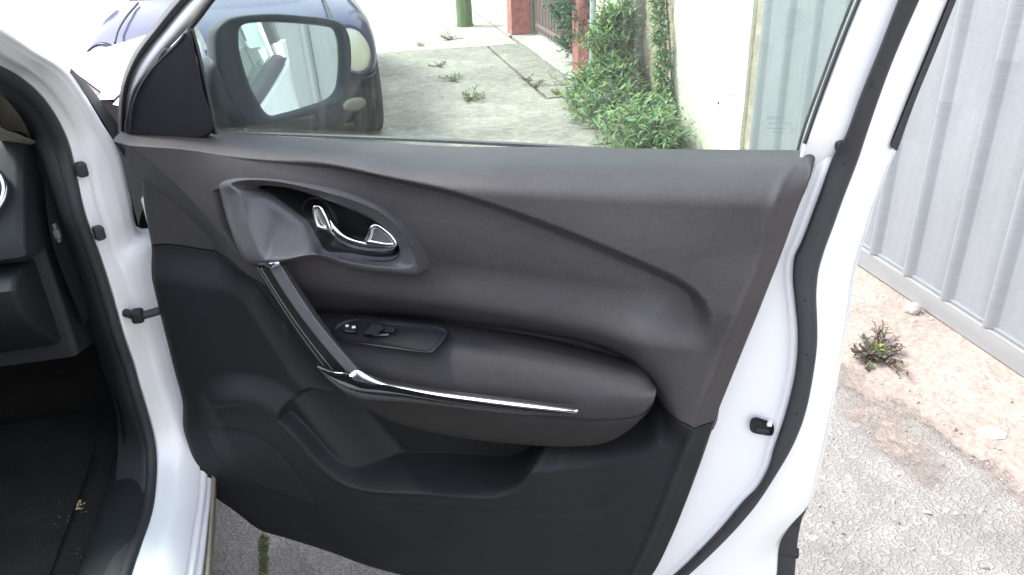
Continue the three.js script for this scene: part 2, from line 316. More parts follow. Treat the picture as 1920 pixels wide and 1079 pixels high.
// ---- armrest: rails from the back of the top, over the front, to the underside
{
  const r0 = px([[585, 586], [640, 587], [700, 591], [850, 607], [1000, 631, -0.022], [1100, 654, -0.015], [1172, 675, 0.0], [1212, 695, 0.03], [1227, 722, 0.04]], -0.024);
  const r1 = px([[605, 620], [650, 626], [715, 634], [850, 652], [1000, 675], [1100, 690], [1168, 702], [1212, 712], [1230, 728]], 0.06);
  const r2 = px([[632, 672], [668, 680], [730, 689], [850, 708], [1000, 728], [1100, 738], [1168, 741], [1212, 742], [1230, 738]], 0.09);
  const r3 = px([[640, 700], [672, 706], [735, 722], [850, 745], [1000, 770], [1090, 778], [1163, 776], [1207, 768], [1227, 750]], 0.096);
  const r4 = px([[640, 708], [672, 714], [735, 729], [850, 752], [1000, 777], [1086, 786], [1163, 786], [1204, 777], [1224, 758]], 0.094);
  part('armrest_pad', loft([r0.map((p) => p.clone().add(V(0, -0.012, -0.006))), r0, r1, r2, r3, r4, r4.map((p) => p.clone().add(V(0, 0.002, -0.012)))], 90, 8), M.armPad, door);
  const s0 = r4.map((p) => p.clone().add(V(0, 0.003, -0.012))), s1 = r4.map((p) => p.clone().add(V(0, -0.0025, -0.0015)));
  const s2 = px([[636, 722], [672, 740], [735, 768], [850, 795], [1000, 812], [1090, 816], [1150, 808], [1190, 794], [1216, 772]], 0.09);
  const s3 = px([[630, 728], [668, 756], [735, 790], [850, 819], [980, 834], [1070, 838], [1135, 831], [1178, 808], [1208, 780]], 0.07);
  const s4 = px([[630, 728], [668, 757], [735, 791], [850, 820], [980, 835], [1070, 839], [1135, 832], [1178, 809], [1208, 781]], 0.035).map((p) => p.add(V(0, 0.014, 0)));
  part('armrest_base', loft([s0, s1, s2, s3, s4], 90, 8), M.armLow, door);
  // decor strip: bright upper edge, gloss black face, satin lower edge
  const a0 = px([[652, 701], [668, 697], [684, 705], [712, 714.5], [760, 724.5], [821, 735.5], [900, 746], [1000, 758], [1083, 767]], 0.1225);
  const a1 = px([[656, 705], [676, 717], [694, 719], [716, 721], [760, 730], [821, 742], [900, 753], [1000, 765], [1083, 772]], 0.1285);
  const push = (r, dv, dw) => r.map((p) => p.clone().add(V(0, dv, dw)));
  part('strip_bright_edge', loft([push(a0, 0, -0.008), a0, a1, push(a1, -0.001, -0.002)], 60, 4, { linear: true }), M.silver, door);
  const b0 = push(px([[595, 686], [620, 698], [652, 703], [676, 717], [716, 722], [760, 731], [821, 743], [900, 754], [1000, 766], [1083, 773]], 0.127), 0, 0);
  const b1 = px([[598, 690], [620, 710], [646, 727], [676, 737], [716, 743], [760, 747], [821, 756], [900, 766.5], [1000, 776], [1083, 778]], 0.126);
  part('strip_gloss_face', loft([push(b0, 0.001, -0.006), b0, b0.map((p, i) => p.clone().lerp(b1[i], 0.5).add(V(0, 0, 0.003))), b1, push(b1, 0, -0.008)], 60, 5), M.piano, door);
  const c0 = push(b1, -0.0006, 0.0005);
  const c1 = px([[597, 690], [618, 714], [644, 735], [676, 748], [716, 752], [760, 755], [821, 761], [900, 769.5], [1000, 778], [1083, 779]], 0.118);
  part('strip_lower_edge', loft([push(c0, 0, -0.006), c0, c1, push(c1, 0.001, -0.01)], 60, 4), M.bezel, door);
}
// ---- grab handle
{
  const A = px([[478, 498], [505, 545], [533, 592], [565, 640], [598, 687]], 0.055);
  const A2 = px([[481, 499], [511, 548], [541, 597], [573, 646], [606, 693]], 0.085);
  const B = px([[503, 500], [535, 552], [570, 602], [610, 652], [653, 701]], 0.118);
  const C = px([[526, 497], [557, 547], [591, 597], [630, 646], [671, 693]], 0.116);
  const Dd = px([[536, 497], [567, 547], [601, 597], [640, 646], [680, 690]], 0.055);
  const push = (r, x, y, z) => r.map((p) => p.clone().add(V(x, y, z)));
  part('grab_handle', loft([A, A2, A2.map((p, i) => p.clone().lerp(B[i], 0.55).add(V(-0.001, 0, 0.006))), push(B, -0.0012, 0, -0.0005)], 40, 6), M.leather, door);
  part('grab_handle_face', loft([push(B, 0, 0, -0.006), push(B, 0, 0, 0), push(B, 0.0015, 0, 0.0012), push(C, -0.0015, 0, 0.0012), C, Dd], 40, 4, { linear: true }), M.satin, door);
  const st = [];
  for (const f of [0.34, 0.62]) {
    const path = new THREE.CatmullRomCurve3(A2.map((p, i) => p.clone().lerp(B[i], f).add(V(-0.001, 0, 0.0068)))); const n = 58, pts = path.getSpacedPoints(n * 3);
    for (let i = 0; i < n; i++) st.push(new THREE.TubeGeometry(new THREE.LineCurve3(pts[i * 3], pts[i * 3 + 2]), 1, 0.0007, 5));
  }
  const seam = (() => { const p = A2.map((q, i) => q.clone().lerp(B[i], 0.48).add(V(-0.001, 0, 0.0064))); return tube(p, 0.0012, 40, 6); })();
  part('handle_seam', seam, M.black, door);
  const s = part('stitching', join(st), M.thread, door); s.userData.kind = 'stuff';
  // bright ring at its head
  const k0 = [[455, 482], [470, 489], [489, 491], [508, 491], [522, 490]], k1 = [[462, 491], [475, 498], [496, 502.5], [512, 503], [526, 499]];
  const wv = [0.062, 0.088, 0.11, 0.122, 0.118];
  const e0 = k0.map(([x, y], i) => dp(x, y, wv[i])), e1 = k1.map(([x, y], i) => dp(x, y, wv[i] + 0.002));
  part('handle_ring', loft([e0.map((p) => p.clone().add(V(0.002, 0.001, -0.012))), e0, e1, e1.map((p) => p.clone().add(V(0.002, 0, -0.012)))], 24, 3, { linear: true }), M.silver, door);
}
// ---- bezel round the inner handle
{
  const K0 = [[407, 341], [431, 324], [502, 325], [556, 335], [610, 348], [664, 363], [725, 391], [773, 436], [800, 490], [798, 511], [732, 509], [651, 496], [605, 481], [570, 482], [526, 491], [496, 493], [456, 485], [426, 425], [408, 370]];
  const K1 = [[432, 346], [452, 339], [505, 339], [558, 348], [612, 361], [665, 377], [716, 401], [754, 437], [777, 482], [774, 500], [718, 501], [650, 491], [606, 479], [575, 479], [531, 488], [503, 489], [493, 486], [463, 418], [449, 364]];
  const K2 = [[472, 352], [488, 347], [523, 348], [570, 359], [624, 378], [678, 401], [718, 423], [743, 450], [749, 474], [741, 487], [705, 491], [651, 483], [604, 478], [588, 455], [568, 422], [543, 401], [521, 385], [502, 371], [485, 360]];
  const c0 = K0.map(([x, y]) => dp(x, y, 0.040)), c1 = K1.map(([x, y], i) => dp(x, y, [0.098, 0.096, 0.092, 0.088, 0.084, 0.080, 0.077, 0.075, 0.073, 0.072, 0.072, 0.076, 0.086, 0.100, 0.118, 0.125, 0.124, 0.112, 0.103][i])), c2 = K2.map(([x, y], i) => dp(x, y, [0.07, 0.066, 0.058, 0.052, 0.05, 0.05, 0.05, 0.05, 0.05, 0.05, 0.05, 0.054, 0.068, 0.076, 0.078, 0.078, 0.077, 0.076, 0.073][i]));
  const cc = V(0, 0, 0); c2.forEach((p) => cc.add(p)); cc.divideScalar(c2.length);
  const midA = c0.map((p, i) => p.clone().lerp(c1[i], 0.35).add(V(0, 0, 0.012))), midB = c0.map((p, i) => p.clone().lerp(c1[i], 0.8).add(V(0, 0, 0.006)));
  const b1 = c1.map((p, i) => p.clone().lerp(c2[i], 0.12).add(V(0, 0, -0.001)));
  const b2 = c1.map((p, i) => p.clone().lerp(c2[i], 0.72).add(V(0, 0, i > 12 ? 0.0 : i < 2 ? 0.002 : 0.006)));
  part('handle_bezel', nested([c0.map((p) => V(p.x, p.y, 0.03)), midA, midB, c1, b1, b2, c2, c2.map((p) => p.clone().lerp(cc, 0.04).add(V(0, 0, -0.012)))], 152, false, false, 3), M.bezel, door);
  const d0 = c2.map((p) => p.clone().lerp(cc, 0.02).add(V(0, 0, -0.009))), d1 = c2.map((p) => p.clone().lerp(cc, 0.1)).map((p) => V(p.x, p.y, 0.022)), d2 = c2.map((p) => p.clone().lerp(cc, 0.35)).map((p) => V(p.x, p.y, 0.008));
  part('handle_cup', nested([d0, d1, d2], 120, true, false, 3), M.cup, door);
  // raised ring of the cup
  part('cup_ring', tube(px([[568, 398], [572, 412], [586, 447], [613, 472], [651, 483], [705, 490], [741, 486], [751, 470], [741, 446], [716, 421], [676, 400], [622, 378], [585, 372], [570, 382]], 0.049), 0.0016, 120, 6, true), M.cup, door);
  // chrome lever: a bright upper rim that faces the sky, a dark lower face, a loop at either end
  const P = (l, w) => l.map(([x, y, ww]) => dp(x, y, ww === undefined ? w : ww));
  const u0 = P([[602, 387], [609, 394], [617, 410], [628, 425], [642, 438.5], [661, 448], [684, 453.5], [708, 454.5], [730, 451], [741, 443]], 0.041);
  const u1 = P([[589, 388], [594, 400], [605, 420], [618, 436], [635, 450], [657, 460], [684, 466], [712, 468], [736, 466], [746, 459]], 0.0465);
  const l1 = P([[588, 392], [592, 411], [598, 432], [607, 450], [624, 464], [649, 472.5], [684, 478], [714, 480], [738, 477], [746, 466]], 0.030);
  part('door_lever', loft([u0.map((p) => p.clone().add(V(0, -0.002, -0.006))), u0, u0.map((p, i) => p.clone().lerp(u1[i], 0.55).add(V(0, 0.0004, 0.0008))), u1, u1.map((p, i) => p.clone().lerp(l1[i], 0.4).add(V(0, 0, 0.001))), l1, l1.map((p) => p.clone().add(V(0, 0.002, -0.012)))], 70, 6), M.chrome, door);
  part('lever_loop', tube(P([[590, 389], [600, 389], [607, 400], [613, 414], [617, 428], [606, 428], [597, 424], [591, 408]], 0.048), 0.0044, 60, 8, true), M.chrome, door);
  part('lever_loop', tube(P([[699, 426], [708, 424], [722, 432], [735, 444], [742, 457], [726, 459], [706, 456], [688, 452], [694, 442]], 0.048), 0.0048, 70, 8, true), M.chrome, door);
  const plate = (l, w) => { const e = crPath(P(l, w), 40, true); return nested([e.map((p) => p.clone().add(V(0, 0, -0.006))), e], 40, true); };
  part('lever_inlay', plate([[591, 391], [600, 390], [607, 402], [615, 427], [598, 423], [592, 408]], 0.046), M.satin, door);
  part('lever_inlay', plate([[700, 428], [708, 426], [722, 434], [734, 446], [740, 456], [710, 455], [691, 451]], 0.046), M.satin, door);
}
// ---- window switch panel on the armrest
{
  const pA = dp(650, 590, 0.02), pB = dp(900, 615, 0.02), pC = dp(740, 665, 0.095);
  const n = pB.clone().sub(pA).cross(pC.clone().sub(pA)).normalize(); if (n.y < 0) n.negate();
  const toW = (p) => DU.clone().multiplyScalar(p.x).add(V(0, p.y, 0)).addScaledVector(DN, p.z);
  const nW = DU.clone().multiplyScalar(n.x).add(V(0, n.y, 0)).addScaledVector(DN, n.z);
  const at = (x, y, h) => toDoor(hitPlane(x, y, toW(pA).addScaledVector(nW, h), nW));
  const K = [[622, 616], [636, 605], [654, 597.5], [684, 595], [728, 600], [784, 606], [826, 612], [840, 621], [837, 632], [823, 650], [811, 661], [797, 662], [747, 656], [691, 648], [645, 640], [626, 630]];
  const ring = (h, f) => { const p = K.map(([x, y]) => at(x, y, h)), c = V(0, 0, 0); p.forEach((q) => c.add(q)); c.divideScalar(p.length); return p.map((q) => { const d = c.clone().sub(q), l = d.length(); return q.addScaledVector(d.normalize(), f); }); };
  part('switch_panel', nested([ring(-0.006, 0), ring(0.010, 0), ring(0.0118, 0.002), ring(0.0118, 0.005), ring(0.0085, 0.008), ring(0.008, 0.014)], 96, true), M.switchPl, door);
  const quad = (l, h0, h1, top = 0.75) => { const b = l.map(([x, y]) => at(x, y, h0)), t = l.map(([x, y]) => at(x, y, h1)), c = V(0, 0, 0); t.forEach((q) => c.add(q)); c.divideScalar(t.length); const r = [b, t.map((q) => q.clone().lerp(c, 0.06)), t.map((q) => q.clone().lerp(c, 1 - top))]; const g = gridGeo([...r.map((q) => [...q, q[0].clone()]), [...t, t[0]].map(() => c.clone())]); return toCreasedNormals(g, 0.5); };
  part('window_switch', quad([[680, 627], [697, 607], [711, 607], [722, 616], [704, 629]], 0.006, 0.019), M.dashDark, door);
  part('window_switch', quad([[722, 612], [742, 614], [738, 624], [716, 623]], 0.006, 0.014), M.dashDark, door);
  part('lock_switch', quad([[642, 608], [668, 611], [668, 625], [640, 620]], 0.006, 0.0135), M.dashDark, door);
  part('switch_icon', quad([[647, 609.5], [653, 609], [654, 613], [648, 614]], 0.0125, 0.0145), M.icon, door);
  part('switch_icon', quad([[659, 611.5], [666, 611], [667, 615.5], [660, 616.5]], 0.0125, 0.0145), M.icon, door);
  part('switch_icon', quad([[705, 617], [711, 614], [714, 616.5], [708, 620.5]], 0.016, 0.0178), M.icon, door);
  part('switch_edge', quad([[697, 627], [730, 625.5], [728, 630], [699, 630.5]], 0.006, 0.0125), M.satin, door);
  part('lock_edge', quad([[646, 619.5], [664, 622], [664, 623.8], [647, 621.5]], 0.012, 0.0145), M.satin, door);
}
// ---- sail panel in the front corner of the window
{
  const K0 = [[236, 250], [239, 205], [247, 172], [266, 140], [292, 108], [309, 88], [316, 90], [330, 78], [352, 57], [358, 62], [366, 100], [380, 165], [397, 250]];
  const c = V(0, 0, 0), o = K0.map(([x, y]) => dpl(x, y, 0.004)); o.forEach((p) => c.add(p)); c.divideScalar(o.length);
  const ins = (f, w) => K0.map(([x, y]) => { const p = dpl(x, y, w), d = c.clone().sub(p); d.z = 0; return p.addScaledVector(d.normalize(), f); });
  part('sail_panel', nested([o, ins(0.001, 0.02), ins(0.004, 0.024), ins(0.012, 0.024)], 104, true), M.sail, door);
  part('sail_bead', tube(pxl([[346, 64], [336, 78], [310, 104], [285, 130], [262, 165], [248, 203], [244, 246]], 0.0255), 0.0022, 50, 6), M.sail, door);
  part('glass_run_front', loft([pxl([[354, 54], [366, 100], [380, 165], [398, 252]], 0.010), pxl([[358, 52], [371, 100], [386, 165], [404, 252]], 0.016), pxl([[363, 52], [376, 100], [391, 165], [409, 253]], 0.004)], 30, 4), M.rubber, door);
}
// ---- window frame
{
  const up = (list, off, n = 1.53) => { // carry the rail on along its own slope up to the roof line
    const p = pxl(list, off); const a = p[1], b = p[0], k = (n - b.y) / Math.max(1e-3, b.y - a.y), e = b.clone().addScaledVector(b.clone().sub(a), k * 1.12); e.y = n; e.z = off + LEAN * (n - BELT); return [e, ...p]; };
  const ru0 = up([[325, 0], [286, 50], [250, 98], [228, 152], [221, 205], [221, 262]], -0.012), ru1 = up([[340, 0], [297, 52], [258, 104], [234, 160], [228, 210], [228, 262]], 0.012), ru2 = up([[355, 0], [312, 50], [277, 92], [252, 130], [239, 172], [236, 250]], -0.004);
  part('frame_seal_front', loft([ru0, ru1, ru2], 70, 8), M.rubberGrey, door);
  const wa = up([[352, 0], [309, 50], [274, 92], [249, 130], [236, 178], [232, 240]], -0.006), wb = up([[366, 0], [325, 48], [290, 92], [262, 132], [246, 178], [240, 240]], 0.006), wc = up([[394, 0], [368, 33], [338, 66], [304, 104], [276, 150], [262, 240]], 0.006), wd = up([[397, 0], [371, 33], [341, 66], [307, 104], [279, 150], [265, 240]], -0.05);
  part('window_frame_front', loft([wa.map((p) => p.clone().add(V(0, 0, -0.045))), wa, wb, wc, wd, wa.map((p) => p.clone().add(V(0, 0, -0.045)))], 60, 4, { linear: true }), M.white, door);
  part('glass_run_upper', loft([up([[394, 0], [368, 34], [350, 56]], 0.0075), up([[402, 0], [375, 35], [356, 58]], 0.009), up([[404, 0], [377, 36], [358, 59]], -0.012)], 30, 3, { linear: true }), M.rubber, door);
  // rear upright
  const ga = up([[1612, 0], [1580, 78], [1545, 170], [1508, 270], [1484, 358]], 0.004), gb = up([[1618, 0], [1586, 78], [1551, 170], [1514, 270], [1490, 358]], 0.008), si = up([[1686, 0], [1649, 95], [1611, 189], [1583, 262], [1544, 358]], 0.006), so = up([[1719, 0], [1671, 110], [1643, 186], [1624, 240], [1602, 305]], -0.006), ed = up([[1782, 0], [1745, 90], [1708, 180], [1674, 268], [1662, 303]], -0.052), ex = ed.map((p) => p.clone().add(V(-0.004, 0, -0.02))), gx = ga.map((p) => p.clone().add(V(0, 0, -0.06)));
  for (const r of [ga, gb, si]) r[r.length - 1].z -= 0.02;
  part('pillar_applique', loft([ex.map((p) => p.clone().add(V(0.002, 0, -0.004))), ex.map((p, i) => p.clone().lerp(gx[i], 0.5).add(V(0, 0, -0.008))), gx.map((p) => p.clone().add(V(-0.004, 0, -0.004)))], 40, 4), M.piano, door);
  part('window_frame_rear', loft([gx, ga, gb, si, so, so.map((p, i) => p.clone().lerp(ed[i], 0.6).add(V(0, 0, 0.014))), ed, ex, gx], 50, 4, { linear: true }), M.white, door);
  part('glass_run_rear', loft([up([[1606, 0], [1574, 78], [1539, 170], [1505, 268]], 0.0), up([[1610, 0], [1578, 78], [1543, 170], [1509, 270]], 0.0095), up([[1614, 0], [1582, 78], [1547, 170], [1513, 270]], 0.0095)], 40, 3, { linear: true }), M.rubber, door);
  const k0 = up([[1781, 0], [1745, 90], [1708, 180], [1671, 272]], -0.043), k1 = up([[1794, 0], [1757, 92], [1719, 184], [1683, 283]], -0.055);
  part('pillar_strip', loft([k0, k1, k1.map((p) => p.clone().add(V(-0.012, 0, -0.012))), k0.map((p) => p.clone().add(V(-0.04, 0, -0.02)))], 40, 3, { linear: true }), M.rubberGrey, door);
  // top rail, out of frame, closes the window
  const A = wb[0], B = si[0]; A.y = B.y = 1.53;
  part('window_frame_top', loft([0, 1, 2, 3, 0].map((k) => { const dy = [0.03, 0.03, -0.03, -0.03][k], dz = [-0.03, 0.03, 0.03, -0.03][k]; return [A.clone().add(V(0, dy, dz)), A.clone().lerp(B, 0.5).add(V(0, dy + 0.03, dz)), B.clone().add(V(0, dy, dz))]; }), 24, 3, { linear: true }), M.white, door);
  // glass, curved a little, between the uprights
  const rows = []; const GO = -0.05;
  const gl2 = crPath([V(0.42, 1.53, GO + LEAN * 0.44), ...pxl([[380, -10], [345, 45], [372, 170], [384, 268], [384, 285]], GO)], 24), gr2 = crPath(up([[1630, 0], [1596, 90], [1560, 180], [1524, 290], [1518, 300]], GO), 24);
  for (let i = 0; i <= 24; i++) { const row = []; for (let j = 0; j <= 20; j++) { const p = gl2[i].clone().lerp(gr2[i], j / 20); p.z -= 0.012 * Math.sin(Math.PI * j / 20); row.push(p); } rows.push(row); }
  part('window_glass', gridGeo(rows), M.glass, door);
  const dustA = tex(512, (x, y) => { const a = fbm(x * 6, y * 6, 6, 5, 141), st = fbm(x * 60, y * 3, 60, 3, 143), sp = hash2(x * 512 | 0, y * 512 | 0, 9); const v = 0.035 + 0.06 * a + 0.09 * sm(0.5, 0.8, st) * a + (sp > 0.994 ? 0.3 : 0); return [v, v, v]; }, false, 0.5);
  part('glass_dust', gridGeo(rows.map((r) => r.map((p) => p.clone().add(V(0, 0, 0.0012))))), new THREE.MeshStandardMaterial({ color: lin(0.62, 0.60, 0.54), roughness: 1, alphaMap: dustA, transparent: true }), door);
  // etched mark on the glass
  const cv = document.createElement('canvas'); cv.width = 256; cv.height = 192; const cx = cv.getContext('2d');
  cx.fillStyle = '#000'; cx.fillRect(0, 0, 256, 192); cx.fillStyle = '#fff'; cx.font = 'bold 38px sans-serif'; cx.fillText('SEKURIT', 6, 44);
  for (let k = 0; k < 12; k++) cx.fillRect(30 + k * 14, 68, 10, 14); cx.fillRect(8, 92, 230, 2); for (let k = 0; k < 16; k++) { cx.fillRect(20 + k * 9, 112, 6, 12); if (k < 9) cx.fillRect(60 + k * 9, 146, 6, 10); }
  cx.lineWidth = 3; cx.strokeStyle = '#fff'; cx.beginPath(); cx.arc(212, 126, 22, 0, 7); cx.stroke(); cx.fillRect(203, 118, 7, 16); cx.fillRect(214, 118, 7, 16);
  const at = new THREE.CanvasTexture(cv);
  const q = [[1436, 214], [1502, 214], [1498, 258], [1433, 257]].map(([x, y]) => { const p = dpl(x, y, -0.0475); return p; });
  const g = new THREE.BufferGeometry(); g.setAttribute('position', new THREE.Float32BufferAttribute([q[3], q[2], q[1], q[0]].flatMap((p) => [p.x, p.y, p.z]), 3)); g.setAttribute('uv', new THREE.Float32BufferAttribute([0, 0, 1, 0, 1, 1, 0, 1], 2)); g.setIndex([0, 1, 2, 0, 2, 3]); g.computeVertexNormals();
  part('glass_mark', g, new THREE.MeshStandardMaterial({ color: lin(0.25, 0.3, 0.28), alphaMap: at, transparent: true, opacity: 0.55, roughness: 0.8 }), door);
}
// ---- steel shell of the door: level rings, inner panel, edge flange, outer skin
const stripInPx = [[1568, 268], [1563, 294], [1535, 371], [1501, 460], [1491, 480], [1487, 519], [1491, 563], [1496, 619], [1495, 669], [1488, 719], [1469, 791], [1452, 841], [1441, 880], [1419, 919], [1398, 939], [1347, 999], [1267, 1079], [1200, 1130]];
const stripOutPx = [[1622, 244], [1612, 277], [1574, 375], [1544, 460], [1534, 480], [1526, 524], [1526, 574], [1530, 630], [1523, 691], [1508, 769], [1486, 830], [1452, 891], [1420, 940], [1369, 999], [1285, 1079], [1215, 1135]];
const skinPx = [[1681, 287], [1672, 305], [1655, 350], [1643, 380], [1630, 425], [1608, 497], [1596, 574], [1585, 639], [1569, 730], [1550, 834], [1530, 918], [1520, 944], [1500, 966], [1480, 990], [1463, 1020], [1457, 1079], [1452, 1130]];
const uAt = (pts, v) => { for (let i = 0; i < pts.length - 1; i++) if (v <= pts[i].y && v >= pts[i + 1].y) { const t = (pts[i].y - v) / (pts[i].y - pts[i + 1].y + 1e-9); return mix(pts[i].x, pts[i + 1].x, t); } return v > pts[0].y ? pts[0].x : pts[pts.length - 1].x; };
const sI = smoothLine(px(stripInPx, 0.0), 80), sO = smoothLine(px(stripOutPx, -0.008), 80), sK = smoothLine(px(skinPx, -0.075), 80);
{
  const rows = [], skinW = (v) => -0.085 - 0.055 * Math.sin(clamp((v - 0.2) / 0.9, 0, 1) * Math.PI);
  for (let k = -8; k <= 70; k++) {
    const v = k < 0 ? mix(1.088, 1.0302, (k + 8) / 7) : mix(1.03, 0.19, k / 70), a = uAt(sI, v), b = uAt(sO, v), c = Math.max(uAt(sK, v), b + 0.02), w = skinW(v), l = 0.04;
    const ring = [V(l, v, -0.05), V(l + 0.012, v, -0.04), V(0.5, v, -0.04), V(a - 0.22, v, -0.04), V(a - 0.19, v, -0.006), V(a - 0.05, v, -0.004), V(a - 0.016, v, -0.004), V(a - 0.006, v, 0.0), V(b, v, -0.010), V(mix(b, c, 0.3), v, -0.013), V(mix(b, c, 0.62), v, -0.026), V(mix(b, c, 0.85), v, -0.045), V(c - 0.004, v, -0.066), V(c, v, -0.078), V(c - 0.002, v, -0.086), V(c - 0.03, v, -0.095), V(c - 0.2, v, w), V(c - 0.6, v, w - 0.008), V(l + 0.1, v, w), V(l, v, w + 0.02), V(l, v, -0.05)];
    const rp = (new THREE.CatmullRomCurve3(ring, false, 'centripetal')).getPoints(76); if (k < 0) for (const p of rp) { if (p.x < a - 0.022) { p.x = a - 0.022; p.z = clamp(p.z, -0.09, -0.012); } }
    rows.push(rp);
  }
  const g = gridGeo(rows, false, true);
  part('door_shell', join([g, capFan(rows[0], true), capFan(rows[rows.length - 1], false)]), M.white, door);
  // black cladding along the foot of the skin
  const cr_ = [];
  for (let k = 0; k <= 24; k++) {
    const v = mix(0.50, 0.17, k / 24), e = dp(mix(1521, 1489, sm(0, 0.75, k / 24)), 0, 0);
    const edge = uAt(smoothLine(px([[1522, 930], [1520, 944], [1506, 975], [1498, 1010], [1491, 1079], [1486, 1150]], -0.11), 30), v), w = -0.13;
    cr_.push([V(0.05, v, w + 0.02), V(0.05, v, w - 0.02), V(0.5, v, w - 0.03), V(edge - 0.1, v, w - 0.02), V(edge - 0.01, v, w - 0.008), V(edge, v, w + 0.01), V(edge - 0.004, v, w + 0.028), V(edge - 0.06, v, w + 0.032), V(0.05, v, w + 0.02)]);
  }
  part('door_cladding', join([gridGeo(cr_, false, true), capFan(cr_[0], true), capFan(cr_[24], false)]), M.rubberGrey, door);
  // cladding ribs seen at the edge
  for (const y of [[985], [1045]]) { const p = dp(1496, y[0], -0.1); part('cladding_clip', box(p.x - 0.03, p.x + 0.002, p.y - 0.006, p.y + 0.006, -0.118, -0.1, 0.002), M.rubber, door); }
}
{ // weatherstrip clipped along the rear edge, from the roof down round the lower corner
  const upI = [dpl(1686, 0, 0.012), dpl(1649, 95, 0.012), dpl(1611, 189, 0.012), dpl(1585, 258, 0.01)], upO = [dpl(1719, 0, 0.0), dpl(1671, 110, 0.0), dpl(1643, 186, 0.0), dpl(1624, 240, 0.0)];
  const ext = (p) => { const e = p[0].clone().addScaledVector(p[0].clone().sub(p[1]), (1.5 - p[0].y) / (p[0].y - p[1].y)); return [e, ...p]; };
  const I = [...ext(upI), ...px(stripInPx.slice(1), 0.004)], O = [...ext(upO), ...px(stripOutPx.slice(1), -0.006)];
  const n = 160, A = crPath(I, n), B0 = crPath(O, n);
  // pair every point of the inner line with the nearest one across
  const B = A.map((a) => { let best = B0[0], bd = 9; for (const q of B0) { const d = Math.hypot(q.x - a.x, q.y - a.y); if (d < bd) { bd = d; best = q; } } return best.clone(); });
  const Bs = B.map((_, i) => { const c = V(0, 0, 0); let m = 0; for (let k = -4; k <= 4; k++) { const q = B[i + k]; if (q) { c.add(q); m++; } } return c.divideScalar(m); });
  const rows = A.map((a, i) => { const b = a.clone().lerp(Bs[i], 1.14); return [a.clone().add(V(0, 0, -0.012)), a.clone().add(V(0, 0, 0.004)), a.clone().lerp(b, 0.12).add(V(0, 0, 0.0095)), a.clone().lerp(b, 0.5).add(V(0, 0, 0.0125)), a.clone().lerp(b, 0.86).add(V(0, 0, 0.0105)), b.clone().add(V(0, 0, 0.004)), b.clone().add(V(0, 0, -0.012))]; });
  part('weatherstrip', gridGeo(rows), M.rubberGrey, door);
  const clips = [[1637, 158], [1583, 306], [1532, 437], [1508, 562], [1512, 664], [1493, 774], [1447, 877], [1379, 965], [1310, 1040]];
  for (const [x, y] of clips) { const p = y < 270 ? dpl(x, y, 0.02) : dp(x, y, 0.008); const g = new THREE.CylinderGeometry(0.0026, 0.0024, 0.006, 12); g.rotateX(Math.PI / 2); g.translate(p.x, p.y, p.z); part('strip_clip', g, M.black, door); }
  // torn tab at the belt corner
  const t = px([[1569, 263], [1583, 262], [1584, 280], [1574, 288], [1566, 276]], 0.006); part('seal_tab', nested([t, t.map((p) => p.clone().add(V(0, 0, 0.006)))], 20, true), M.rubber, door);
}
{ // latch
  const K = [[1408, 789], [1416, 783], [1432, 787], [1449, 795], [1452, 806], [1448, 817], [1430, 816], [1409, 810]];
  part('latch', nested([px(K, -0.006), px(K, 0.006), px(K.map(([x, y]) => [mix(x, 1430, 0.12), mix(y, 801, 0.12)]), 0.007), px(K.map(([x, y]) => [mix(x, 1430, 0.2), mix(y, 801, 0.2)]), 0.0025), px(K.map(([x, y]) => [mix(x, 1430, 0.5), mix(y, 801, 0.5)]), 0.002)], 48, true), M.black, door);
  const p = dp(1432, 806, -0.002); part('latch_claw', box(p.x - 0.012, p.x + 0.010, p.y - 0.006, p.y + 0.004, -0.004, 0.0045, 0.002), M.rubberGrey, door);
  const q = dp(1443, 797, 0.008); part('latch_bolt', box(q.x - 0.004, q.x + 0.004, q.y - 0.004, q.y + 0.004, 0.0, 0.009, 0.002), M.icon, door);
  const s = dp(1561, 533, -0.035); const g = box(-0.003, 0.003, -0.014, 0.014, -0.004, 0.004, 0.002); g.rotateZ(-0.22); g.translate(s.x, s.y, s.z); part('edge_slot', g, M.rubberGrey, door);
}
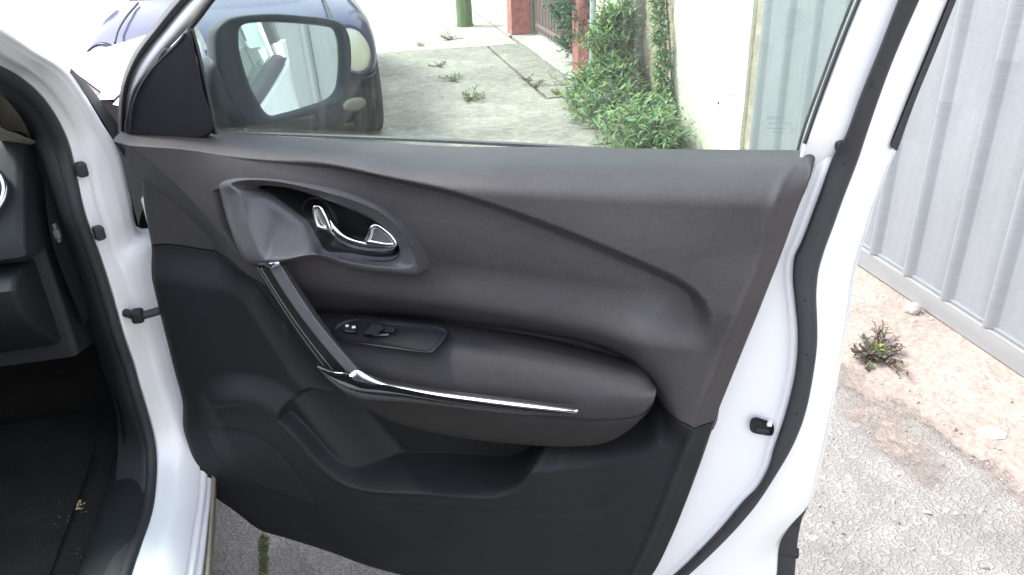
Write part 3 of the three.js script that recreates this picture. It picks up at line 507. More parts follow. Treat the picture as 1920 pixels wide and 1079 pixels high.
// ---- outside mirror
{
  const nM = V(0.857, 0.036, 0.515).normalize();           // in door axes
  const nW = DU.clone().multiplyScalar(nM.x).add(V(0, nM.y, 0)).addScaledVector(DN, nM.z);
  const c0 = dp(545, 128, -0.21), c0W = DU.clone().multiplyScalar(c0.x).add(V(0, c0.y, 0)).addScaledVector(DN, c0.z);
  const at = (x, y, off) => toDoor(hitPlane(x, y, c0W.clone().addScaledVector(nW, off), nW));
  const G = [[447, 70], [449, 52], [460, 45], [501, 42], [555, 44], [600, 48.5], [624, 55], [633, 72], [636, 107], [635, 142], [630, 168], [616, 184], [575, 200], [530, 213], [509, 217], [497, 211], [483, 190], [468, 162], [455, 122], [448, 92]];
  const H = [[403, 62], [411, 48], [430, 35], [500, 26], [568, 29.5], [620, 36], [644, 47], [655, 68], [659, 107], [657, 142], [651, 174], [634, 196], [590, 213], [540, 226], [500, 234], [470, 236], [452, 224], [428, 190], [410, 140], [403, 95]];
  const gl = G.map(([x, y]) => at(x, y, 0)), hr = H.map(([x, y]) => at(x, y, 0.016));
  const inn = (a, b, t, off) => a.map((p, i) => p.clone().lerp(b[i], t).addScaledVector(nM, off));
  { const g = nested([inn(gl, gl, 0, 0)], 100, true, false), N = g.attributes.normal; for (let i = 0; i < N.count; i++) N.setXYZ(i, nM.x, nM.y, nM.z); part('mirror_glass', g, M.mirror, door); }
  const cc = V(0, 0, 0); hr.forEach((p) => cc.add(p)); cc.divideScalar(hr.length);
  const back = (f, off) => hr.map((p) => p.clone().lerp(cc, f).addScaledVector(nM, off));
  part('mirror_housing', nested([inn(gl, gl, 0, -0.004), inn(gl, hr, 0.05, 0.003), inn(gl, hr, 0.25, 0.011), inn(gl, hr, 0.7, 0.006), inn(gl, hr, 0.95, 0.001), back(0, -0.012), back(0.02, -0.04), back(0.12, -0.075), back(0.4, -0.105)], 120, true, false, 2), M.mirrorShell, door);
  // arm and foot
  const foot = [[407, 108], [392, 120], [386, 148], [389, 180], [394, 204], [420, 230], [450, 242], [470, 238], [478, 214], [462, 180], [448, 140], [430, 110]];
  const f0 = foot.map(([x, y]) => at(x, y, 0.004)), fc = V(0, 0, 0); f0.forEach((p) => fc.add(p)); fc.divideScalar(f0.length);
  const fb = (f, off) => f0.map((p) => p.clone().lerp(fc, f).addScaledVector(nM, off));
  part('mirror_arm', nested([fb(0.92, 0.012), fb(0.5, 0.013), fb(0.15, 0.008), fb(0.0, -0.006), fb(0.02, -0.05), fb(0.3, -0.085)], 80, true, true, 2), M.mirrorShell, door);
  part('mirror_foot', loft([pxl([[388, 200], [394, 225], [400, 262]], -0.05), pxl([[420, 205], [428, 230], [432, 262]], -0.075), pxl([[450, 215], [458, 236], [462, 262]], -0.10), pxl([[440, 215], [448, 236], [452, 262]], -0.16)], 16, 4), M.mirrorShell, door);
}
// ---- outside of the door, as the mirror shows it: waist strip and pull
{
  part('waist_strip', loft([[V(0.06, 1.027, -0.102), V(0.6, 1.036, -0.108), V(1.235, 1.044, -0.092)], [V(0.06, 1.036, -0.088), V(0.6, 1.048, -0.094), V(1.235, 1.056, -0.078)], [V(0.06, 1.04, -0.062), V(0.6, 1.052, -0.072), V(1.2, 1.06, -0.058)]], 30, 4), M.rubberGrey, door);
  const y0 = 0.90; part('outer_handle', tube([V(0.86, y0, -0.118), V(0.875, y0, -0.145), V(0.95, y0 + 0.004, -0.152), V(1.04, y0, -0.142), V(1.06, y0, -0.108)], 0.011, 40, 10), M.white, door);
  part('handle_dish', new THREE.SphereGeometry(0.04, 20, 12).scale(1.2, 0.6, 0.2).translate(0.95, y0, -0.116), M.black, door);
}

// ---- body of the white car round the door opening
const sealPx = [[0, 124], [41, 148], [81, 185], [111, 230], [130, 274], [144, 334], [159, 400], [173, 440], [193, 496], [212, 558], [234, 635], [250, 680], [261, 720], [289, 820], [294, 863], [291, 926], [283, 969], [266, 1019], [246, 1079]];
const sealW = sealPx.map(([x, y]) => onX(x, y, -0.09));
const sealLine = [V(-0.19, 1.50, 0.80), V(-0.135, 1.34, 0.47), ...sealW, V(-0.09, 0.372, 0.6), V(-0.09, 0.375, 1.12)];
{
  const outPx = [[0, 50], [60, 90], [128, 135], [160, 180], [193, 235], [222, 285], [244, 372], [262, 440]];
  const outW = outPx.map(([x, y]) => onX(x, y, -0.045));
  const out = [V(-0.16, 1.56, 0.80), V(-0.085, 1.405, 0.5), ...outW, V(-0.02, 0.83, -0.085), V(-0.01, 0.74, -0.095), V(0.0, 0.62, -0.095), V(0.0, 0.52, -0.085), V(0.005, 0.44, -0.05), V(0.008, 0.34, 0.0), ...[[398, 930], [393, 975], [388, 1025], [381, 1079]].map(([x, y]) => onX(x, y, 0.008)), V(0.008, 0.275, 0.55), V(0.008, 0.275, 1.12)];
  const n = 150, A = crPath(sealLine, n), B = crPath(out, n);
  const Bn = A.map((a, i) => B[Math.round(i)]);
  const rows = A.map((a, i) => {
    const b = Bn[i], low = sm(0.5, 0.33, a.y), nrm = V(0.45, 0.25 * low, 0.85 * (1 - low)).normalize();
    const q = (t, h) => a.clone().lerp(b, t).addScaledVector(nrm, h);
    return [a.clone().add(V(-0.012, 0, -0.02)), a, q(0.05, 0.002), q(0.22, 0.003), q(0.27, 0.010), q(0.40, 0.014), q(0.66, 0.012), q(0.685, mix(0.012, 0.004, low)), q(0.72, mix(0.011, 0.003, low)), q(0.745, mix(0.010, 0.010, low)), q(0.83, mix(0.008, 0.008, low)), q(0.855, mix(0.008, 0.001, low)), q(0.885, mix(0.007, 0.001, low)), q(0.91, mix(0.006, 0.006, low)), b, b.clone().add(V(-0.01, -0.03 * low, -0.03 * (1 - low)))];
  });
  part('body_side', gridGeo(rows), M.white, car);
  const dirt = plastic(0.34, 0.29, 0.22, 0.9);
  part('sill_edge', loft([[V(0.006, 0.345, -0.02), onX(391, 975, 0.012).add(V(0, -0.008, 0)), V(0.012, 0.262, 0.55), V(0.012, 0.262, 1.12)], [V(0.014, 0.33, -0.02), onX(391, 975, 0.018).add(V(0, -0.03, 0)), V(0.02, 0.235, 0.55), V(0.02, 0.235, 1.12)], [V(-0.03, 0.31, -0.02), onX(391, 975, -0.03).add(V(0, -0.06, 0)), V(-0.03, 0.2, 0.55), V(-0.03, 0.2, 1.12)]], 30, 4), dirt, car);
  part('sill_underside', box(-0.3, -0.035, 0.19, 0.26, -0.4, 1.15, 0.02), M.black, car);
}
{ // rubber seal along the opening and lining inside it
  part('opening_seal', tube(sealLine.map((p) => p.clone().add(V(-0.010, 0, 0.004))), 0.0105, 160, 10), M.rubber, car);
  const mid = [V(-0.22, 1.47, 0.80), V(-0.17, 1.315, 0.47), ...sealPx.map(([x, y]) => onX(x, y, -0.09)).map((p, i) => p.clone().add(V(-0.04, mix(-0.012, 0.0, sm(0, 5, i)), mix(0.0, -0.012, sm(0, 5, i))))), V(-0.15, 0.365, 0.6), V(-0.15, 0.365, 1.12)];
  const inn = mid.map((p, i) => p.clone().add(V(-0.05, i > 15 ? -0.03 : 0, i > 15 ? -0.01 : -0.08)));
  const a = sealLine.map((p) => p.clone().add(V(-0.012, 0, 0)));
  part('pillar_lining', loft([a, a.map((p, i) => p.clone().lerp(mid[i], 0.4).add(V(0, 0.002, 0.006))), mid, inn], 120, 5), M.rubberGrey, car);
  const c = [[-4, 168], [20, 185], [48, 210], [70, 240], [83, 266], [60, 262], [30, 250], [-4, 232]].map(([x, y]) => onX(x, y, -0.155));
  part('pillar_trim', nested([c, c.map((p) => p.clone().add(V(-0.02, 0, 0.004))), c.map((p) => p.clone().add(V(-0.06, 0, -0.02)))], 40, true), M.cream, car);
  for (const [x, y] of [[152, 318], [185, 437]]) { const p = onX(x, y, -0.078); const g = new RoundedBoxGeometry(0.018, 0.027, 0.018, 3, 0.006); g.rotateY(0.6); g.translate(p.x, p.y, p.z); part('bump_stop', g, M.rubber, car); }
  const s0 = onX(262, 592, -0.05), s1 = DU.clone().multiplyScalar(0.03).add(V(0, s0.y, 0)).addScaledVector(DN, -0.01);
  part('door_check_strap', tube([s0.clone().add(V(-0.03, 0, -0.02)), s0, s0.clone().lerp(s1, 0.6), s1], 0.0085, 20, 8), M.rubber, car);
  part('strap_boot', new RoundedBoxGeometry(0.022, 0.026, 0.024, 2, 0.006).translate(s0.x - 0.004, s0.y, s0.z), M.black, car);
  for (const yy of [0.88, 0.46]) part('door_hinge', box(-0.02, 0.02, yy - 0.03, yy + 0.03, -0.09, -0.06, 0.006), M.white, car);
}
{ // interior: dashboard, glove box, footwell
  const prof = [[-0.62, 1.05], [-0.2, 1.075], [-0.06, 1.055], [-0.02, 1.036], [0.07, 0.946], [0.108, 0.905], [0.112, 0.885], [0.09, 0.868], [0.03, 0.86], [0.03, 0.64], [-0.1, 0.60], [-0.62, 0.60]];
  const sh = new THREE.Shape(prof.map(([z, y]) => new THREE.Vector2(-z, y)));
  const g = new THREE.ExtrudeGeometry(sh, { depth: 1.25, bevelEnabled: true, bevelThickness: 0.014, bevelSize: 0.010, bevelOffset: -0.010, bevelSegments: 4 }); g.rotateY(Math.PI / 2); g.translate(-1.44, 0, 0);
  part('dashboard', toCreasedNormals(g, 0.7), M.dash, car);
  const gp = [[0.02, 0.855], [0.12, 0.853], [0.14, 0.838], [0.142, 0.80], [0.12, 0.765], [0.05, 0.68], [0.0, 0.66]];
  const g2 = new THREE.ExtrudeGeometry(new THREE.Shape(gp.map(([z, y]) => new THREE.Vector2(-z, y))), { depth: 0.42, bevelEnabled: true, bevelThickness: 0.012, bevelSize: 0.010, bevelOffset: -0.010, bevelSegments: 4 }); g2.rotateY(Math.PI / 2); g2.translate(-0.63, 0, 0);
  part('glove_box', toCreasedNormals(g2, 0.7), M.dashDark, car);
  part('dash_end_cap', loft([[V(-0.150, 1.03, -0.05), V(-0.150, 0.95, 0.03), V(-0.150, 0.88, 0.06), V(-0.155, 0.70, 0.02)], [V(-0.142, 1.02, -0.12), V(-0.140, 0.95, -0.1), V(-0.140, 0.88, -0.1), V(-0.145, 0.70, -0.12)]], 20, 2), M.dashDark, car);
  const hk = onX(103, 437, -0.15); part('seat_belt_hook', join([box(hk.x - 0.004, hk.x + 0.006, hk.y - 0.018, hk.y + 0.018, hk.z - 0.006, hk.z + 0.006, 0.003), box(hk.x - 0.002, hk.x + 0.010, hk.y - 0.008, hk.y + 0.008, hk.z, hk.z + 0.012, 0.003)]), M.satin, car);
  const vr = new THREE.TorusGeometry(0.052, 0.006, 12, 48); vr.rotateX(-0.78); vr.translate(-0.252, 0.985, 0.045); part('air_vent', vr, M.silver, car);
  const vd = new THREE.SphereGeometry(0.05, 24, 12).scale(1, 1, 0.3); vd.rotateX(-0.78); vd.translate(-0.252, 0.98, 0.038); part('air_vent_ball', vd, M.black, car);
  const carpet = new THREE.MeshStandardMaterial({ color: lin(0.022, 0.022, 0.024), roughness: 1, bumpMap: tex(256, (x, y) => { const v = hash2(x * 256 | 0, y * 256 | 0, 8) * 0.6 + 0.4 * fbm(x * 20, y * 20, 20, 3, 4); return [v, v, v]; }, false, 0.15), bumpScale: 0.004, map: tex(256, (x, y) => { const v = 0.75 + 0.5 * (fbm(x * 8, y * 8, 8, 5, 41) - 0.35) + 0.25 * (hash2(x * 256 | 0, y * 256 | 0, 12) - 0.5); return [v, v * 0.98, v * 0.95]; }, true, 0.6) });
  part('floor_carpet', loft([[V(-1.5, 0.30, 1.4), V(-1.5, 0.30, 0.2), V(-1.5, 0.31, -0.15), V(-1.5, 0.42, -0.36), V(-1.5, 0.75, -0.46)], [V(-0.2, 0.30, 1.4), V(-0.2, 0.30, 0.2), V(-0.2, 0.31, -0.15), V(-0.2, 0.42, -0.36), V(-0.2, 0.75, -0.46)], [V(-0.13, 0.33, 1.4), V(-0.13, 0.33, 0.2), V(-0.14, 0.34, -0.15), V(-0.14, 0.45, -0.36), V(-0.14, 0.75, -0.46)]], 40, 6), carpet, car);
  const fm = []; for (const [z, y] of [[0.75, 0.313], [0.2, 0.313], [-0.08, 0.318], [-0.24, 0.345]]) fm.push([V(-0.72, y - 0.01, z), V(-0.71, y, z), V(-0.29, y, z), V(-0.27, y - 0.012, z)]);
  part('floor_mat', loft(fm[0].map((_, k) => fm.map((r) => r[k])), 30, 3, { linear: true }), carpet, car);
  part('sill_plate', loft([[V(-0.105, 0.366, -0.05), V(-0.105, 0.352, 0.15), V(-0.105, 0.365, 0.5), V(-0.105, 0.37, 1.12)], [V(-0.13, 0.372, -0.05), V(-0.13, 0.358, 0.15), V(-0.13, 0.37, 0.5), V(-0.13, 0.375, 1.12)], [V(-0.2, 0.33, -0.07), V(-0.2, 0.33, 0.13), V(-0.2, 0.335, 0.5), V(-0.2, 0.335, 1.12)], [V(-0.215, 0.29, -0.07), V(-0.215, 0.29, 0.13), V(-0.215, 0.29, 0.5), V(-0.215, 0.29, 1.12)]], 30, 5), M.dashDark, car);
  part('kick_panel', loft([[V(-0.155, 0.72, -0.02), V(-0.155, 0.52, -0.03), V(-0.165, 0.36, 0.0)], [V(-0.17, 0.72, -0.25), V(-0.17, 0.52, -0.25), V(-0.18, 0.34, -0.22)], [V(-0.18, 0.72, -0.5), V(-0.18, 0.52, -0.5), V(-0.19, 0.34, -0.4)]], 20, 5), M.dashDark, car);
  part('centre_tunnel', box(-1.0, -0.74, 0.28, 0.72, -0.5, 1.3, 0.05), M.dashDark, car);
  const cr2 = []; for (let i = 0; i < 26; i++) { const P = i < 14 ? onGround(152 + rr(-9, 9), 945 + rr(-8, 10), 0.315) : onGround(rr(95, 170), rr(935, 1060), 0.315); const g = new THREE.IcosahedronGeometry(i < 14 ? rr(0.001, 0.0032) : rr(0.0006, 0.0014), 0); g.scale(1, 0.6, 1.3); g.rotateY(rr(0, 3)); g.translate(P.x, P.y, P.z); cr2.push(g); }
  const cm = part('crumbs', join(cr2), new THREE.MeshStandardMaterial({ color: lin(0.5, 0.36, 0.2), roughness: 0.9 }), car); cm.userData.kind = 'stuff';
}
{ // bonnet, wing and nose
  const hoodY = (x, z) => { const k = clamp((-z - 0.1) / 1.4, 0, 1), e = sm(0.36, 0.06, -x); return mix(1.085, mix(0.985, 1.055, e), k) + 0.02 * Math.sin(Math.PI * clamp(-x / 1.7, 0, 1)) - 0.16 * Math.pow(sm(0.74, 1.04, k + 0.12 * (1 - e)), 2) ; };
  const rows = []; for (let j = 0; j <= 40; j++) { const z = mix(-0.12, -1.5 , j / 40), row = []; for (let i = 0; i <= 40; i++) { const x = mix(-1.66, -0.035, i / 40), bow = 0.12 * Math.pow(Math.abs((x + 0.85) / 0.82), 4) * (j / 40); row.push(V(x, hoodY(x, z), z + bow * 0.6)); } rows.push(row); }
  part('bonnet', gridGeo(rows), M.white, car);
  const sec = (z, k) => { const y = hoodY(-0.03, z), fr = Math.pow(k, 6) * 0.12; return [V(-0.028, y, z), V(-0.01 - fr, y - 0.008, z), V(0.018 - fr, y - 0.035, z), V(0.034 - fr, y - 0.1, z), V(0.05 - fr, 0.80, z), V(0.03 - fr, 0.70, z), V(0.04 - fr, 0.45, z), V(0.01 - fr, 0.28, z)]; };
  const rw = []; for (let j = 0; j <= 40; j++) { const k = j / 40, z = mix(-0.075, -1.44, k); rw.push((new THREE.CatmullRomCurve3(sec(z, k))).getPoints(40)); }
  part('front_wing', gridGeo(rw), M.white, car);
  const nose = []; for (const [y, dz] of [[0.93, 0], [0.80, -0.06], [0.6, -0.1], [0.35, -0.08], [0.2, 0.0]]) nose.push([V(-1.72, y, -1.2), V(-1.5, y, -1.38 + dz), V(-0.85, y, -1.5 + dz), V(-0.2, y, -1.42 + dz), V(-0.04, y, -1.3)]);
  part('front_bumper', loft(nose, 40, 5), M.white, car);
  // black gap filler between wing and windscreen, and the screen itself
  const g0 = [[128, 132], [150, 160], [180, 205], [232, 292]].map(([x, y]) => onX(x, y, -0.05)), g1 = [[136, 136], [165, 163], [198, 205], [240, 262]].map(([x, y]) => onX(x, y, -0.06));
  part('wing_seal', loft([g0.map((p) => p.clone().add(V(0, -0.004, 0))), g0.map((p, i) => p.clone().lerp(g1[i], 0.3).add(V(0.002, 0.004, 0))), g1, g1.map((p) => p.clone().add(V(-0.03, -0.01, -0.01)))], 30, 4), M.rubber, car);
  const w0 = [[140, 138], [170, 160], [200, 182], [240, 208]].map(([x, y]) => onX(x, y, -0.075)), w1 = [[146, 146], [172, 172], [200, 206], [236, 256]].map(([x, y]) => onX(x, y, -0.072));
  part('wing_corner', loft([w0, w1], 20, 3), new THREE.MeshPhysicalMaterial({ color: lin(0.36, 0.25, 0.25), roughness: 0.35, metalness: 0.2 }), car);
  part('wing_line', tube(w0, 0.0022, 20, 6), M.black, car);
  part('windscreen', loft([[V(-0.12, 1.11, -0.02), V(-0.2, 1.35, 0.42), V(-0.28, 1.54, 0.80)], [V(-0.85, 1.12, -0.16), V(-0.85, 1.38, 0.36), V(-0.85, 1.58, 0.78)], [V(-1.58, 1.11, -0.02), V(-1.5, 1.35, 0.42), V(-1.42, 1.54, 0.80)]], 24, 8), M.glass, car);
  part('scuttle', loft([[V(-0.08, 1.085, -0.05), V(-0.85, 1.11, -0.22), V(-1.62, 1.085, -0.05)], [V(-0.08, 1.075, -0.14), V(-0.85, 1.1, -0.3), V(-1.62, 1.075, -0.14)]], 24, 2), M.black, car);
}
{ // the rest of the car, behind and beside the camera
  const rr0 = []; for (const [z, y, hw] of [[0.72, 1.53, 0.60], [1.0, 1.575, 0.66], [1.6, 1.60, 0.68], [2.3, 1.57, 0.66], [2.9, 1.48, 0.6]]) rr0.push([V(-0.85 - hw, y - 0.05, z), V(-0.85 - hw * 0.9, y - 0.005, z), V(-0.85, y + 0.02, z), V(-0.85 + hw * 0.9, y - 0.005, z), V(-0.85 + hw, y - 0.05, z)]);
  part('roof', loft(rr0[0].map((_, k) => rr0.map((r) => r[k])), 30, 6), M.white, car);
  const headliner = rr0.map((r) => r.map((p) => p.clone().add(V(0, -0.03, 0)))); part('headlining', loft(headliner[0].map((_, k) => headliner.map((r) => r[k])), 20, 4), M.cream, car);
  part('door_pillar', loft([[V(-0.03, 0.35, 1.14), V(-0.03, 1.08, 1.12), V(-0.19, 1.54, 1.16)], [V(-0.01, 0.35, 1.2), V(-0.01, 1.08, 1.18), V(-0.17, 1.54, 1.2)], [V(-0.12, 0.35, 1.3), V(-0.12, 1.08, 1.27), V(-0.22, 1.54, 1.27)]], 24, 4), M.white, car);
  part('rear_door', loft([[V(-0.02, 0.26, 1.16), V(0.03, 0.6, 1.16), V(0.01, 0.9, 1.16), V(-0.03, 1.1, 1.16)], [V(-0.02, 0.26, 2.0), V(0.03, 0.6, 2.0), V(0.01, 0.9, 2.0), V(-0.03, 1.12, 2.0)], [V(-0.06, 0.4, 2.9), V(-0.02, 0.6, 2.95), V(-0.03, 0.9, 2.95), V(-0.08, 1.15, 2.9)]], 24, 6), M.white, car);
  part('rear_side_glass', loft([[V(-0.035, 1.1, 1.26), V(-0.19, 1.53, 1.28)], [V(-0.035, 1.12, 2.0), V(-0.18, 1.53, 2.0)], [V(-0.09, 1.15, 2.85), V(-0.24, 1.46, 2.75)]], 12, 4), M.piano, car);
  part('far_side', loft([[V(-1.68, 0.26, -1.3), V(-1.74, 0.6, -1.3), V(-1.7, 1.05, -1.2)], [V(-1.68, 0.26, 0.8), V(-1.76, 0.6, 0.8), V(-1.7, 1.08, 0.8)], [V(-1.64, 0.3, 2.9), V(-1.72, 0.6, 2.95), V(-1.66, 1.12, 2.9)]], 20, 6), M.white, car);
  part('far_side_glass', loft([[V(-1.68, 1.07, 0.0), V(-1.66, 1.09, 0.2), V(-1.5, 1.52, 0.85)], [V(-1.69, 1.08, 1.4), V(-1.68, 1.1, 1.4), V(-1.5, 1.55, 1.4)], [V(-1.64, 1.12, 2.85), V(-1.63, 1.14, 2.8), V(-1.45, 1.46, 2.8)]], 12, 4), M.piano, car);
  part('tailgate', loft([[V(-0.08, 0.3, 2.9), V(-0.06, 0.8, 2.97), V(-0.1, 1.15, 2.9), V(-0.28, 1.47, 2.85)], [V(-0.85, 0.28, 3.02), V(-0.85, 0.8, 3.06), V(-0.85, 1.15, 3.0), V(-0.85, 1.5, 2.9)], [V(-1.62, 0.3, 2.9), V(-1.66, 0.8, 2.97), V(-1.6, 1.15, 2.9), V(-1.42, 1.47, 2.85)]], 20, 6), M.white, car);
  part('underbody', box(-1.62, -0.1, 0.2, 0.27, -1.2, 2.85, 0.03), M.black, car);
}
const tyreMat = new THREE.MeshStandardMaterial({ color: lin(0.03, 0.03, 0.031), roughness: 0.85, bumpMap: grainBump, bumpScale: 0.001 });
const rimMat = new THREE.MeshPhysicalMaterial({ color: lin(0.5, 0.5, 0.52), metalness: 1, roughness: 0.35 });
function wheelParts(parent, cx, cy, cz, r, wdt, turn = 0) { // axle along x
  const w = new THREE.Group(); w.name = 'wheel'; w.position.set(cx, cy, cz); w.rotation.y = turn; parent.add(w);
  const p = [[r * 0.6, -wdt / 2], [r * 0.86, -wdt * 0.5], [r * 0.97, -wdt * 0.44], [r, -wdt * 0.36]]; const pr = [...p.map(([a, b]) => new THREE.Vector2(a, b))];
  for (const s of [-0.24, -0.08, 0.08, 0.24]) { pr.push(new THREE.Vector2(r, (s - 0.05) * wdt), new THREE.Vector2(r - 0.008, (s - 0.035) * wdt), new THREE.Vector2(r - 0.008, (s + 0.035) * wdt), new THREE.Vector2(r, (s + 0.05) * wdt)); }
  pr.push(...p.slice().reverse().map(([a, b]) => new THREE.Vector2(a, -b)));
  const g = new THREE.LatheGeometry(pr, 48); g.rotateZ(Math.PI / 2); part('tyre', g, tyreMat, w);
  const sp = []; for (let k = 0; k < 5; k++) { const b = box(-0.02, 0.02, 0.0, r * 0.6, -0.03, 0.03, 0.01); b.translate(wdt * 0.32, 0, 0); b.rotateX(k * Math.PI * 0.4); sp.push(b); }
  const ring = new THREE.TorusGeometry(r * 0.6, 0.018, 8, 40); ring.rotateY(Math.PI / 2); ring.translate(wdt * 0.34, 0, 0); sp.push(ring);
  part('rim', join(sp), rimMat, w); return w;
}
wheelParts(car, -0.10, 0.33, -0.78, 0.33, 0.21); wheelParts(car, -0.10, 0.33, 1.87, 0.33, 0.21);
wheelParts(car, -1.6, 0.33, -0.78, 0.33, 0.21, Math.PI); wheelParts(car, -1.6, 0.33, 1.87, 0.33, 0.21, Math.PI);

// ================================================================= ground and road
const concMap = tex(512, (x, y) => { const a = fbm(x * 4, y * 4, 4, 6, 51), b = fbm(x * 40, y * 40, 40, 3, 61), c = hash2(x * 512 | 0, y * 512 | 0, 3); const v = 0.78 + 0.30 * (a - 0.5) + 0.22 * (b - 0.5) + 0.10 * (c - 0.5); return [v, v * 0.975, v * 0.945]; }, true, 1.7);
const concBump = tex(512, (x, y) => { const b = fbm(x * 60, y * 60, 60, 3, 62), r = 1 - Math.abs(2 * fbm(x * 34 + 3 * fbm(x * 6, y * 6, 6, 2, 9), y * 34, 34, 3, 71) - 1); const v = 0.55 * b + 0.45 * r; return [v, v, v]; }, false, 0.7);
const flakeMap = tex(512, (x, y) => { const r = fbm(x * 64 + 2 * fbm(x * 16, y * 16, 16, 2, 5), y * 64 + 2 * fbm(x * 16, y * 16, 16, 2, 6), 64, 3, 81), a = fbm(x * 5, y * 5, 5, 4, 83); const v = 0.79 + 0.07 * sm(0.36, 0.64, r) + 0.20 * (a - 0.5) + 0.06 * (hash2(x * 512 | 0, y * 512 | 0, 8) - 0.5); return [v, v * 0.975, v * 0.95]; }, true, 0.36);
const flakeBump = tex(512, (x, y) => { const r = fbm(x * 64 + 2 * fbm(x * 16, y * 16, 16, 2, 5), y * 64 + 2 * fbm(x * 16, y * 16, 16, 2, 6), 64, 3, 81); const v = sm(0.36, 0.66, r); return [v, v, v]; }, false, 0.36);
const sandMap = tex(512, (x, y) => { const a = fbm(x * 6, y * 6, 6, 5, 91), b = fbm(x * 60, y * 60, 60, 3, 93), c = hash2(x * 512 | 0, y * 512 | 0, 13); const v = 0.80 + 0.2 * (a - 0.5) + 0.18 * (b - 0.5) + (c > 0.985 ? -0.2 : 0); return [v, v * 0.92, v * 0.865]; }, true, 0.8);
const sandBump = tex(512, (x, y) => { const v = 0.5 * fbm(x * 50, y * 50, 50, 4, 95) + 0.5 * fbm(x * 12, y * 12, 12, 3, 96); return [v, v, v]; }, false, 0.8);
const MG = {
  conc: new THREE.MeshStandardMaterial({ color: lin(0.43, 0.42, 0.385), map: concMap, bumpMap: concBump, bumpScale: 0.006, roughness: 0.95 }),
  rough: new THREE.MeshStandardMaterial({ color: lin(0.365, 0.36, 0.352), map: flakeMap, bumpMap: flakeBump, bumpScale: 0.0026, roughness: 0.95 }),
  pale: new THREE.MeshStandardMaterial({ color: lin(0.66, 0.65, 0.62), map: concMap, bumpMap: concBump, bumpScale: 0.004, roughness: 0.95 }),
  sand: new THREE.MeshStandardMaterial({ color: lin(0.475, 0.465, 0.46), map: sandMap, bumpMap: sandBump, bumpScale: 0.012, roughness: 1 }),
  soil: new THREE.MeshStandardMaterial({ color: lin(0.10, 0.085, 0.065), map: sandMap, roughness: 1 }),
};
function polySlab(pts, y0, y1, step = 0.12, amp = 0.004) { // a slab with a slightly uneven top: fan of rows from a closed outline in (x, z)
  const out = []; for (let i = 0; i < pts.length; i++) { const a = pts[i], b = pts[(i + 1) % pts.length], n = Math.max(1, Math.round(Math.hypot(b[0] - a[0], b[1] - a[1]) / step)); for (let k = 0; k < n; k++) out.push([mix(a[0], b[0], k / n), mix(a[1], b[1], k / n)]); }
  const jit = out.map(([x, z]) => [x + amp * (rnd() - 0.5) * 2, z + amp * (rnd() - 0.5) * 2]);
  const sh = new THREE.Shape(jit.map(([x, z]) => new THREE.Vector2(x, -z)));
  const g = new THREE.ExtrudeGeometry(sh, { depth: y1 - y0, bevelEnabled: true, bevelThickness: 0.006, bevelSize: 0.006, bevelOffset: -0.006, bevelSegments: 2 });
  g.rotateX(-Math.PI / 2); g.translate(0, y0, 0);
  const P = g.attributes.position, U = g.attributes.uv; for (let i = 0; i < P.count; i++) U.setXY(i, P.getX(i) + 0.3 * P.getY(i), P.getZ(i)); return g;
}
